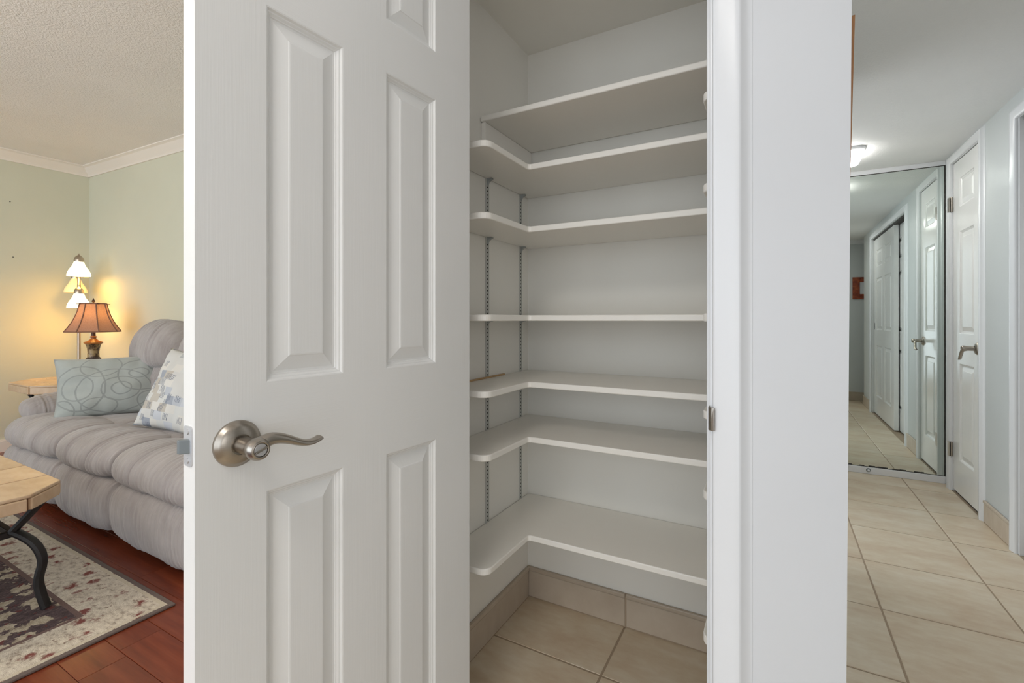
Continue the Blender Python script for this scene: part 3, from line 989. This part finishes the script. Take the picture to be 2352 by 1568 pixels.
M['rug_pile'] = t.m
paint('rug_binding', srgb(112, 98, 92), 0.9, 300, 0.5, 0.05)
rug = thing('area_rug', (cx, cy, 0), 'faded cream and plum floral area rug with grey binding', 'rug')
build('pile', MB().box(RX0 + 0.018, RX1 - 0.018, RY0 + 0.018, RY1 - 0.018, 0.001, 0.010), 'rug_pile', rug, bevel=0.002)
mb = MB()
for (x0, x1, y0, y1) in ((RX0, RX1, RY1 - 0.02, RY1), (RX0, RX1, RY0, RY0 + 0.02), (RX0, RX0 + 0.02, RY0 + 0.02, RY1 - 0.02), (RX1 - 0.02, RX1, RY0 + 0.02, RY1 - 0.02)):
    mb.box(x0, x1, y0, y1, 0.001, 0.0095)
build('binding', mb, 'rug_binding', rug, bevel=0.003)

# ------------------------------------------------------------------ sofa
def smooth_ring(pts, it=2):
    return chaikin(pts, it, True)
def roll(prof, a0, a1, axis='x', n_end=4.0, nx=150, seams=(), pucker=0.0, pk_freq=160.0, groove=0.035, seed=0, ctr=None):
    """padded cushion: closed profile swept along an axis with rounded, gathered ends"""
    rnd = random.Random(seed)
    ph = [rnd.uniform(0, 6.28) for _ in range(8)]
    prof = smooth_ring(prof, 2)
    c0 = sum(p[0] for p in prof) / len(prof); c1 = sum(p[1] for p in prof) / len(prof)
    if ctr:
        c0, c1 = ctr
    rings = []
    for i in range(nx + 1):
        tt = math.sin(PI / 2 * (-1 + 2 * i / nx))
        tt = 0.55 * tt + 0.45 * (-1 + 2 * i / nx)
        tt = max(-0.9995, min(0.9995, tt))
        s = (1 - abs(tt) ** n_end) ** (1 / n_end)
        pos = a0 + (a1 - a0) * (tt + 1) / 2
        g = sum(groove * math.exp(-((tt - sm) / 0.014) ** 2) for sm in seams)
        ring = []
        for j, (p, q) in enumerate(prof):
            an = math.atan2(q - c1, p - c0)
            k = s * (1 - g)
            if pucker:
                m = math.sin(pos * pk_freq + ph[0] + 1.3 * math.sin(pos * 23 + ph[1]) + 0.7 * math.sin(3 * an + ph[2]))
                near = max([math.exp(-((tt - sm) / 0.16) ** 2) for sm in seams] + [math.exp(-((abs(tt) - 1) / 0.10) ** 2)])
                m = 0.65 * m + 0.35 * math.sin(pos * pk_freq * 2.3 + ph[5] + 2 * math.sin(pos * 41 + ph[6]))
                k *= 1 + pucker * m * (0.15 + near)
            k *= 1 + 0.010 * math.sin(pos * 9 + 2 * an + ph[3]) + 0.006 * math.sin(pos * 31 - 3 * an + ph[4])
            a, b = c0 + (p - c0) * k, c1 + (q - c1) * k
            ring.append((pos, a, b) if axis == 'x' else (a, pos, b))
        rings.append(ring)
    return MB().loft(rings)
SX = [-4.20, -3.40, -2.75, -1.95]
sofa = thing('sofa', (-3.08, 1.4, 0), 'light taupe microfibre three seat reclining sofa with channelled cushions', 'sofa')
up = [(1.015, 0.300), (0.978, 0.34), (0.985, 0.405), (1.03, 0.452), (1.11, 0.478), (1.22, 0.478), (1.32, 0.458), (1.34, 0.40), (1.30, 0.31), (1.12, 0.285)]
lo = [(1.03, 0.035), (0.992, 0.07), (0.980, 0.16), (0.985, 0.25), (1.02, 0.302), (1.10, 0.315), (1.16, 0.28), (1.17, 0.17), (1.16, 0.06), (1.10, 0.04)]
seat = [(1.22, 0.33), (1.22, 0.43), (1.30, 0.465), (1.45, 0.462), (1.66, 0.445), (1.70, 0.40), (1.68, 0.32), (1.40, 0.30)]
lum = [(1.58, 0.43), (1.545, 0.52), (1.535, 0.63), (1.55, 0.72), (1.60, 0.80), (1.70, 0.83), (1.80, 0.80), (1.83, 0.60), (1.81, 0.43), (1.70, 0.40)]
head = [(1.56, 0.745), (1.512, 0.79), (1.512, 0.90), (1.555, 1.00), (1.64, 1.068), (1.75, 1.065), (1.83, 0.98), (1.84, 0.86), (1.82, 0.75), (1.70, 0.735)]
for i in range(3):
    a, b = SX[i] + 0.004, SX[i + 1] - 0.004
    sa = a + (0.16 if i == 0 else 0); sb = b - (0.16 if i == 2 else 0)
    build('footrest_panel', roll(lo, a, b, seams=(-0.36, 0.42), pucker=0.055, seed=10 + i, n_end=6, pk_freq=170.0, groove=0.12), 'microfibre', sofa, smooth=True, angle=180)
    build('seat_roll', roll(up, a, b, seams=(-0.36, 0.42), pucker=0.048, seed=20 + i, n_end=5.5, pk_freq=170.0, groove=0.12), 'microfibre', sofa, smooth=True, angle=180)
    build('seat_cushion', roll(seat, sa, sb, seams=(0.0,), pucker=0.004, seed=30 + i, n_end=6), 'microfibre', sofa, smooth=True, angle=180)
    build('backrest', roll(lum, sa + 0.03, sb - 0.005, seams=(-0.3, 0.35), pucker=0.008, seed=40 + i, n_end=4.5), 'microfibre', sofa, smooth=True, angle=180)
    build('headrest', roll(head, sa + 0.03, sb - 0.005, seams=(-0.3, 0.35), pucker=0.022, seed=50 + i, n_end=2.6, ctr=(1.70, 0.76)), 'microfibre', sofa, smooth=True, angle=180)
for s_, xa in ((1, -4.31), (-1, -1.84)):
    arm = [(xa, 0.47), (xa + s_ * 0.02, 0.55), (xa + s_ * 0.10, 0.592), (xa + s_ * 0.20, 0.585), (xa + s_ * 0.28, 0.53), (xa + s_ * 0.29, 0.45), (xa + s_ * 0.24, 0.405), (xa + s_ * 0.08, 0.405)]
    build('armrest', roll(arm, 1.07, 1.74, axis='y', seams=(-0.72,), pucker=0.025, pk_freq=120, seed=60 + s_, n_end=3.2), 'microfibre', sofa, smooth=True, angle=180)
    xs_ = sorted((xa + s_ * 0.03, xa + s_ * 0.27))
    build('arm_body', MB().box(xs_[0], xs_[1], 1.10, 1.74, 0.045, 0.42), 'microfibre', sofa, smooth=True, bevel=0.03, seg=4)
build('frame', MB().box(-4.1, -2.05, 1.14, 1.72, 0.05, 0.33), 'microfibre', sofa, bevel=0.02)
for (x, y) in ((-4.1, 1.16), (-2.05, 1.16), (-4.1, 1.68), (-2.05, 1.68)):
    build('foot', MB().box(x - 0.04, x + 0.04, y - 0.03, y + 0.03, 0.0, 0.055), 'iron', sofa)

# ------------------------------------------------------------------ throw pillows
def pillow_mesh(wd, ht, th, n=30, seed=0, bow=0.07, wr=0.010):
    rnd = random.Random(seed)
    ph = [rnd.uniform(0, 6.28) for _ in range(10)]
    mb = MB()
    for side in (1, -1):
        k0 = len(mb.v)
        vs_, fs_ = [], []
        for i in range(n + 1):
            for j in range(n + 1):
                u_, v_ = -1 + 2 * i / n, -1 + 2 * j / n
                pu = u_ * (1 - bow * (1 - v_ * v_))          # sides drawn in, corners stay out
                pv = v_ * (1 - bow * (1 - u_ * u_))
                h = ((1 - u_ ** 4) * (1 - v_ ** 4)) ** 0.5
                h = h * (0.55 + 0.45 * (1 - u_ * u_) * (1 - v_ * v_))
                edge = (1 - h)
                z = th / 2 * h
                z += wr * h * (math.sin(5 * u_ + 7 * v_ + ph[0]) * 0.5 + math.sin(9 * u_ - 4 * v_ + ph[1]) * 0.35 + edge * 1.2 * math.sin(17 * (u_ if abs(v_) > abs(u_) else v_) + ph[2]))
                vs_.append((pu * wd / 2, side * z, pv * ht / 2))
        for i in range(n):
            for j in range(n):
                q = (i * (n + 1) + j, (i + 1) * (n + 1) + j, (i + 1) * (n + 1) + j + 1, i * (n + 1) + j + 1)
                fs_.append(q if side < 0 else q[::-1])
        mb.add(vs_, fs_)
    return mb
def weld(o):
    bm = bmesh.new(); bm.from_mesh(o.data)
    bmesh.ops.remove_doubles(bm, verts=bm.verts, dist=1e-5)
    bmesh.ops.recalc_face_normals(bm, faces=bm.faces)
    bm.to_mesh(o.data); bm.free()
t = NT('circle_fabric')
v = t.coord()
sep = t.n('ShaderNodeSeparateXYZ'); t.l(v, sep.inputs[0])
nzw = t.math('MULTIPLY', t.math('SUBTRACT', t.noise(v, 7, 2), 0.5), 0.03)
acc = None
for (a, b, r, e) in ((-0.16, -0.01, 0.075, 1.0), (-0.15, -0.01, 0.125, 1.1), (0.05, -0.03, 0.05, 0.8), (0.05, -0.03, 0.10, 0.75), (0.14, 0.06, 0.055, 0.6), (0.16, 0.05, 0.13, 0.8),
                     (-0.06, -0.13, 0.085, 0.6), (0.20, -0.12, 0.07, 0.9), (-0.05, 0.12, 0.10, 0.7), (0.24, 0.13, 0.06, 1.0), (-0.24, -0.14, 0.06, 1.0), (0.02, -0.04, 0.19, 0.7)):
    ddx = t.math('SUBTRACT', sep.outputs[0], a)
    ddz = t.math('DIVIDE', t.math('SUBTRACT', sep.outputs[2], b), e)
    d2 = t.math('SQRT', t.math('ADD', t.math('MULTIPLY', ddx, ddx), t.math('MULTIPLY', ddz, ddz)))
    k = t.math('LESS_THAN', t.math('ABSOLUTE', t.math('SUBTRACT', t.math('ADD', d2, nzw), r)), 0.0042)
    acc = k if acc is None else t.math('MAXIMUM', acc, k)
base = t.ramp(t.noise(v, 6, 4), [(0.3, srgb(158, 164, 160)), (0.7, srgb(176, 182, 178))])
t.set(t.mix(t.math('MULTIPLY', acc, 0.5), base, srgb(118, 122, 120)), 0.7)
t.b.inputs['Sheen Weight'].default_value = 0.3
t.bump(t.noise(v, 500, 2), 0.2, 0.002)
M['circle_fabric'] = t.m
p1 = build('throw_pillow', pillow_mesh(0.57, 0.395, 0.17, seed=3), 'circle_fabric', smooth=True, angle=180)
weld(p1)
p1.location = (-3.74, 1.39, 0.640)
p1.rotation_euler = (math.radians(-17), math.radians(-2), math.radians(63))
tag(p1, 'grey green throw pillow printed with looping dark circles, on sofa', 'pillow', 'throw pillows on the sofa')

t = NT('patch_fabric')
v = t.coord((1, 1, 1))
sep = t.n('ShaderNodeSeparateXYZ'); t.l(v, sep.inputs[0])
cmb = t.n('ShaderNodeCombineXYZ'); t.l(sep.outputs[0], cmb.inputs[0]); t.l(sep.outputs[2], cmb.inputs[1])
br = t.n('ShaderNodeTexBrick')
br.offset = 0.4
br.inputs['Scale'].default_value = 1.0
br.inputs['Brick Width'].default_value = 0.052
br.inputs['Row Height'].default_value = 0.044
br.inputs['Mortar Size'].default_value = 0.0
br.inputs['Color1'].default_value = (0, 0, 0, 1); br.inputs['Color2'].default_value = (1, 1, 1, 1)
t.l(cmb.outputs[0], br.inputs['Vector'])
patch = t.ramp(br.outputs['Color'], [(0.0, srgb(206, 206, 203)), (0.36, srgb(214, 212, 206)), (0.54, srgb(184, 189, 196)), (0.64, srgb(208, 209, 206)), (0.80, srgb(188, 182, 172)), (0.90, srgb(158, 164, 174)), (0.95, srgb(196, 200, 206))], 'CONSTANT')
br2 = t.n('ShaderNodeTexBrick')
br2.offset = 0.5
br2.inputs['Brick Width'].default_value = 0.030; br2.inputs['Row Height'].default_value = 0.034
br2.inputs['Mortar Size'].default_value = 0.0; br2.inputs['Scale'].default_value = 1.0
br2.inputs['Color1'].default_value = (0, 0, 0, 1); br2.inputs['Color2'].default_value = (1, 1, 1, 1)
mp2 = t.n('ShaderNodeMapping'); mp2.inputs['Rotation'].default_value = (0, 0, 0.06); t.l(cmb.outputs[0], mp2.inputs['Vector'])
t.l(mp2.outputs[0], br2.inputs['Vector'])
mot = t.math('GREATER_THAN', br2.outputs['Color'], 0.84)
wv = t.n('ShaderNodeTexWave'); wv.inputs['Scale'].default_value = 42; wv.inputs['Distortion'].default_value = 6; t.l(v, wv.inputs['Vector'])
mot = t.math('MULTIPLY', mot, t.math('GREATER_THAN', wv.outputs['Fac'], 0.5))
t.set(t.mix(t.math('MULTIPLY', mot, 0.8), patch, srgb(104, 112, 128)), 0.75)
t.bump(t.noise(v, 500, 2), 0.2, 0.002)
M['patch_fabric'] = t.m
p2o = build('throw_pillow', pillow_mesh(0.46, 0.46, 0.16, seed=8), 'patch_fabric', smooth=True, angle=180)
weld(p2o)
p2o.location = (-2.885, 1.40, 0.665)
p2o.rotation_euler = (math.radians(-24), math.radians(7), math.radians(16))
tag(p2o, 'white and blue patchwork print throw pillow half hidden behind door', 'pillow', 'throw pillows on the sofa')

# ------------------------------------------------------------------ tables
def octagon(x0, x1, y0, y1, c):
    return [(x0 + c, y0), (x1 - c, y0), (x1, y0 + c), (x1, y1 - c), (x1 - c, y1), (x0 + c, y1), (x0, y1 - c), (x0, y0 + c)]
def edge_tiles(top_part, poly, z0, z1, tk=0.012, split=0.28):
    n = len(poly)
    for i in range(n):
        p, q = Vector(poly[i]), Vector(poly[(i + 1) % n])
        L = (q - p).length
        e = (q - p) / L
        nn = Vector((e.y, -e.x))
        m = max(1, round(L / split))
        for k in range(m):
            a = p + e * (L * k / m + 0.003); b = p + e * (L * (k + 1) / m - 0.003)
            quad = [a - nn * 0.004, b - nn * 0.004, b + nn * tk, a + nn * tk]
            c_ = (a + b) / 2
            build('edge_tile', MB().prism([(w_.x, w_.y) for w_ in quad], z0, z1), 'table_tile', top_part, bevel=0.004, origin=(c_.x - wloc(top_part).x, c_.y - wloc(top_part).y, 0))
# coffee table
CT = (-3.45, -2.222, -0.05, 0.712)
ctz = 0.470
ct = thing('coffee_table', ((CT[0] + CT[1]) / 2, (CT[2] + CT[3]) / 2, 0), 'tile topped coffee table with clipped corners on black iron legs', 'table')
octo = octagon(*CT, 0.115)
core = inset_poly(octo, 0.012)
tp = build('tabletop', MB().prism(core, ctz - 0.056, ctz - 0.003), 'table_grout', ct, bevel=0.003)
xs_ = [CT[1] - 0.235 * k for k in range(0, 6)]
xs_[-1] = CT[0]
ys_ = [CT[2], 0.15, 0.335, 0.53, CT[3]] if False else [CT[2], 0.205, 0.46, CT[3]]
ins = inset_poly(octo, 0.001)
for i in range(5):
    for j in range(3):
        cell = ins
        for a_, b_, c_ in ((1, 0, xs_[i] - 0.0036), (-1, 0, -(xs_[i + 1] + 0.0036)), (0, 1, ys_[j + 1] - 0.0036), (0, -1, -(ys_[j] + 0.0036))):
            cell = clip(cell, a_, b_, c_)
        if len(cell) > 2:
            cc = centroid(cell)
            o0 = wloc(tp)
            build('tile', MB().prism(cell, ctz - 0.012, ctz), 'table_tile', tp, bevel=0.004, origin=(cc[0] - o0.x, cc[1] - o0.y, 0))
edge_tiles(tp, core, ctz - 0.054, ctz - 0.0125)
def iron_leg(foot, cdir, zt, parent, outx, jn, name='leg', z0=0.0):
    """S-curved flat iron leg with a brace flying back out to the top"""
    f = Vector((foot[0], foot[1], 0)); d = Vector((cdir[0], cdir[1], 0)).normalized()
    P = lambda a, z: f + d * a + Vector((0, 0, z if z > 0 else z0))
    pts = chaikin([P(-0.010, 0.0), P(0.004, 0.06), P(0.016, 0.12), P(-0.004, 0.19), P(0.020, 0.25), P(0.058, 0.285), P(jn, 0.305)], 2, False)
    lg = MB().tube(pts, 0.019, 10, (0, 0, 1), 0.014)
    l_ = build(name, lg, 'iron', parent, smooth=True)
    br_ = MB().tube([P(jn, 0.300), P(outx, zt)], 0.017, 8, (d.x, d.y, 0), 0.013)
    build('brace', br_, 'iron', l_, smooth=True)
    return l_
cxm, cym = ct.location.x, ct.location.y
FX, FY = 0.495, 0.330
for sx in (1, -1):
    for sy in (1, -1):
        fx, fy = cxm + sx * FX, cym + sy * FY
        iron_leg((fx, fy), (-sx, -sy), ctz - 0.056, ct, -0.005, 0.092, z0=0.016)
for sy in (1, -1):
    y_ = cym + sy * (FY - 0.065)
    build('stretcher', MB().box(cxm - FX + 0.065, cxm + FX - 0.065, y_ - 0.010, y_ + 0.010, 0.285, 0.308), 'iron', ct, bevel=0.003)
for sx in (1, -1):
    x_ = cxm + sx * (FX - 0.065)
    build('stretcher', MB().box(x_ - 0.010, x_ + 0.010, cym - FY + 0.065, cym + FY - 0.065, 0.285, 0.308), 'iron', ct, bevel=0.003)

# end table
ET = (-5.16, -4.40, 1.215, 1.835)
etz = 0.600
et = thing('end_table', ((ET[0] + ET[1]) / 2, (ET[2] + ET[3]) / 2, 0), 'tile topped end table with clipped corners behind sofa arm', 'table')
octo = octagon(*ET, 0.175)
core = inset_poly(octo, 0.012)
tp = build('tabletop', MB().prism(core, etz - 0.062, etz - 0.003), 'table_grout', et, bevel=0.003)
o0 = wloc(tp)
inn = inset_poly(octo, 0.13)
out_ = inset_poly(octo, 0.001)
if len(inn) == 8 and len(out_) == 8:
    for i in range(8):
        quad = inset_poly([out_[i], out_[(i + 1) % 8], inn[(i + 1) % 8], inn[i]], 0.0025)
        cc = centroid(quad)
        build('tile', MB().prism(quad, etz - 0.012, etz), 'table_tile', tp, bevel=0.003, origin=(cc[0] - o0.x, cc[1] - o0.y, 0))
    cc = (et.location.x, et.location.y)
    for (a, b) in ((0, 2), (2, 4), (4, 6), (6, 8)):
        tri = [cc] + [inn[k % 8] for k in range(a, b + 1)]
        tri = inset_poly(tri, 0.0025)
        c2 = centroid(tri)
        build('tile', MB().prism(tri, etz - 0.012, etz), 'table_tile', tp, bevel=0.003, origin=(c2[0] - o0.x, c2[1] - o0.y, 0))
edge_tiles(tp, core, etz - 0.060, etz - 0.0125)
for sx in (1, -1):
    for sy in (1, -1):
        iron_leg((et.location.x + sx * 0.225, et.location.y + sy * 0.16), (-sx, -sy), etz - 0.062, et, -0.06, 0.10)

# ------------------------------------------------------------------ lamps
t = NT('lamp_fabric')
v = t.coord()
col = t.ramp(t.noise(t.coord((90, 90, 4)), 3, 3), [(0.3, srgb(186, 146, 124)), (0.7, srgb(202, 164, 142))])
tr = t.n('ShaderNodeBsdfTranslucent'); t.l(col, tr.inputs['Color'])
mx = t.n('ShaderNodeMixShader'); mx.inputs[0].default_value = 0.42
t.set(col, 0.8)
t.l(t.b.outputs[0], mx.inputs[1]); t.l(tr.outputs[0], mx.inputs[2]); t.l(mx.outputs[0], t.out.inputs['Surface'])
M['lamp_fabric'] = t.m
paint('lamp_piping', srgb(140, 100, 80), 0.6)
t = NT('urn_glaze')
v = t.coord()
c = t.ramp(t.noise(v, 26, 3, 0.6), [(0.40, srgb(64, 46, 34)), (0.50, srgb(126, 104, 72)), (0.62, srgb(164, 144, 104))])
t.set(c, 0.3)
M['urn_glaze'] = t.m
paint('urn_bronze', srgb(84, 56, 38), 0.32, 60, 0.2, 0.1)
paint('urn_dark', srgb(66, 54, 50), 0.35, 60, 0.2, 0.1)
paint('urn_rim', srgb(170, 112, 58), 0.3, 60, 0.2, 0.1)
def point_light(name, loc, power, color, rad, parent=None):
    d = bpy.data.lights.new(name, 'POINT'); d.energy = power; d.color = color; d.shadow_soft_size = rad
    o = bpy.data.objects.new(name, d); o.location = loc
    link(o, parent)
    return o
LX, LY = -4.64, 1.60
tl = thing('table_lamp', (LX, LY, etz), 'bronze urn table lamp with tan bell shade on end table', 'lamp')
def L(prof):
    return MB().lathe([(r * 0.80, z) for r, z in prof], (LX, LY, 0), 32)
build('foot', L([(0.060, 0.600), (0.062, 0.612), (0.052, 0.622), (0.050, 0.632), (0.036, 0.645), (0.028, 0.664), (0.030, 0.690)]), 'urn_dark', tl, smooth=True)
# fluted lower bowl
rings = []
for (r, z, fl_) in ((0.024, 0.688, 0), (0.040, 0.700, .5), (0.053, 0.722, 1), (0.058, 0.745, 1), (0.056, 0.764, 0.6), (0.046, 0.776, 0)):
    r *= 0.80
    rings.append([(LX + (r + 0.003 * fl_ * math.cos(14 * 2 * PI * k / 84)) * math.cos(2 * PI * k / 84), LY + (r + 0.003 * fl_ * math.cos(14 * 2 * PI * k / 84)) * math.sin(2 * PI * k / 84), z) for k in range(84)])
build('fluted_bowl', MB().loft(rings), 'urn_dark', tl, smooth=True)
build('urn_body', L([(0.046, 0.772), (0.045, 0.790), (0.044, 0.812), (0.047, 0.840), (0.054, 0.866), (0.062, 0.880)]), 'urn_glaze', tl, smooth=True)
build('urn_rim', L([(0.062, 0.878), (0.072, 0.884), (0.074, 0.890), (0.066, 0.896), (0.044, 0.902), (0.034, 0.910), (0.022, 0.918), (0.020, 0.926), (0.026, 0.930), (0.026, 0.936), (0.018, 0.940)]), 'urn_rim', tl, smooth=True)
build('neck', L([(0.017, 0.938), (0.016, 0.975), (0.012, 1.0), (0.012, 1.06)]), 'urn_bronze', tl, smooth=True)
build('finial', L([(0.003, 1.185), (0.004, 1.200), (0.010, 1.203), (0.014, 1.209), (0.011, 1.218), (0.006, 1.223), (0.005, 1.229), (0.002, 1.234)]), 'urn_bronze', tl, smooth=True)
NSIDE = 8
def shade_r(s):                       # s 0 at top .. 1 at bottom
    return 0.080 + 0.090 * (0.42 * s + 0.58 * s ** 2.3)
shade_rings = []
ZT_, ZB_ = 1.192, 0.974
rot0 = math.radians(22.5 + 14)
def oct_r(a):
    a = (a - rot0) % (2 * PI / NSIDE)
    return 1.0 / math.cos(a - PI / NSIDE) * math.cos(PI / NSIDE)
ns = 14
outer, inner_ = [], []
for i in range(ns + 1):
    s = i / ns
    z = ZT_ + (ZB_ - ZT_) * s
    outer.append([(LX + shade_r(s) * oct_r(2 * PI * k / 64 + rot0) * math.cos(2 * PI * k / 64 + rot0), LY + shade_r(s) * oct_r(2 * PI * k / 64 + rot0) * math.sin(2 * PI * k / 64 + rot0), z) for k in range(64)])
sh = build('lamp_shade', MB().loft(outer, cap=False), 'lamp_fabric', tl, smooth=True, angle=25)
for k in range(NSIDE):
    a = rot0 + 2 * PI * k / NSIDE
    pts = [(LX + (shade_r(i / ns) + 0.001) * math.cos(a), LY + (shade_r(i / ns) + 0.001) * math.sin(a), ZT_ + (ZB_ - ZT_) * i / ns) for i in range(ns + 1)]
    build('piping', MB().tube(pts, 0.0042, 6, (math.cos(a), math.sin(a), 0)), 'lamp_piping', sh, smooth=True)
for (s, nm) in ((0.0, 'top_trim'), (1.0, 'bottom_trim')):
    mb = MB()
    ring = [Vector((LX + shade_r(s) * oct_r(2 * PI * k / 64 + rot0) * math.cos(2 * PI * k / 64 + rot0), LY + shade_r(s) * oct_r(2 * PI * k / 64 + rot0) * math.sin(2 * PI * k / 64 + rot0), ZT_ + (ZB_ - ZT_) * s)) for k in range(65)]
    mb.tube(ring, 0.0048, 6)
    build(nm, mb, 'lamp_piping', sh, smooth=True)
build('spider', MB().box(LX - 0.104, LX + 0.104, LY - 0.002, LY + 0.002, 1.186, 1.190).box(LX - 0.002, LX + 0.002, LY - 0.104, LY + 0.104, 1.186, 1.190), 'urn_bronze', tl)
t = NT('bulb'); t.set((1, 1, 1, 1), 0.4); t.b.inputs['Emission Color'].default_value = (1, 0.62, 0.22, 1); t.b.inputs['Emission Strength'].default_value = 8
M['bulb'] = t.m
build('bulb', L([(0.012, 1.045), (0.016, 1.06), (0.028, 1.085), (0.030, 1.105), (0.022, 1.128), (0.008, 1.138)]), 'bulb', tl, smooth=True)
point_light('lamp_glow', (0, 0, 1.10 - etz), 3.0, (1.0, 0.52, 0.10), 0.03, tl)

t = NT('frosted_lit'); t.set((0.95, 0.9, 0.8, 1), 0.5)
t.b.inputs['Emission Color'].default_value = (1, 0.76, 0.40, 1); t.b.inputs['Emission Strength'].default_value = 1.5
M['frosted_lit'] = t.m
t = NT('frosted_off_glow'); t.set(srgb(232, 214, 170), 0.4)
t.b.inputs['Emission Color'].default_value = (1, 0.74, 0.36, 1); t.b.inputs['Emission Strength'].default_value = 0.25  # faint emission gives the switched-off shade an added glow
M['frosted_off_glow'] = t.m
PXx, PYy = -5.20, 1.695
fl_ = thing('floor_lamp', (PXx, PYy, 0), 'brushed metal tree floor lamp with three frosted glass shades in corner', 'lamp')
build('base', MB().lathe([(0.13, 0.0), (0.13, 0.012), (0.11, 0.02), (0.03, 0.03), (0.014, 0.05)], (PXx, PYy, 0), 32), 'lamp_nickel', fl_, smooth=True)
build('pole', MB().lathe([(0.0130, 0.03), (0.0130, 1.36), (0.011, 1.37), (0.011, 1.585), (0.010, 1.60)], (PXx, PYy, 0), 20), 'lamp_nickel', fl_, smooth=True)
cr, cf = Vector((math.cos(YAW), math.sin(YAW), 0)), Vector((-math.sin(YAW), math.cos(YAW), 0))
ray = Vector((PXx, PYy, 0)).normalized()
def head_(offr, offf, zb, lit, label, power):
    c = Vector((PXx, PYy, 0)) + cr * offr + ray * offf
    prof = [(0.077, 0.0), (0.078, 0.006), (0.073, 0.030), (0.061, 0.055), (0.046, 0.080), (0.036, 0.105), (0.031, 0.122)]
    in_ = [(r - 0.004, z) for r, z in reversed(prof)]
    s_o = build('glass_shade', MB().lathe([(r, zb + z) for r, z in prof + in_], (c.x, c.y, 0), 32, cap=False), 'frosted_lit' if lit else 'frosted_off_glow', fl_, smooth=True, angle=60)
    s_o['label'] = label
    cap_ = MB().lathe([(0.032, zb + 0.118), (0.033, zb + 0.135), (0.028, zb + 0.155), (0.018, zb + 0.168), (0.008, zb + 0.174), (0.004, zb + 0.180), (0.004, zb + 0.190)], (c.x, c.y, 0), 24)
    build('socket_cap', cap_, 'lamp_nickel', fl_, smooth=True)
    d = Vector((c.x - PXx, c.y - PYy, 0))
    if d.length > 0.03:
        build('arm', MB().tube([(PXx, PYy, zb + 0.10), (PXx + d.x * 0.5, PYy + d.y * 0.5, zb + 0.150), (c.x, c.y, zb + 0.160)], 0.007, 8), 'lamp_nickel', fl_, smooth=True)
    if lit:
        build('bulb', MB().lathe([(0.012, zb + 0.115), (0.026, zb + 0.085), (0.030, zb + 0.062), (0.022, zb + 0.040), (0.006, zb + 0.032)], (c.x, c.y, 0), 16), 'bulb', fl_, smooth=True)
        point_light('shade_glow', (c.x - PXx, c.y - PYy, zb + 0.012), power, (1.0, 0.50, 0.05), 0.04, fl_)
head_(0.0, -0.13, 1.430, True, 'lit frosted glass shade at the top', 2.0)
head_(-0.028, 0.06, 1.300, False, 'unlit frosted glass shade in the middle', 0)
head_(0.0, -0.125, 1.165, True, 'lit frosted glass shade just above table lamp', 2.0)
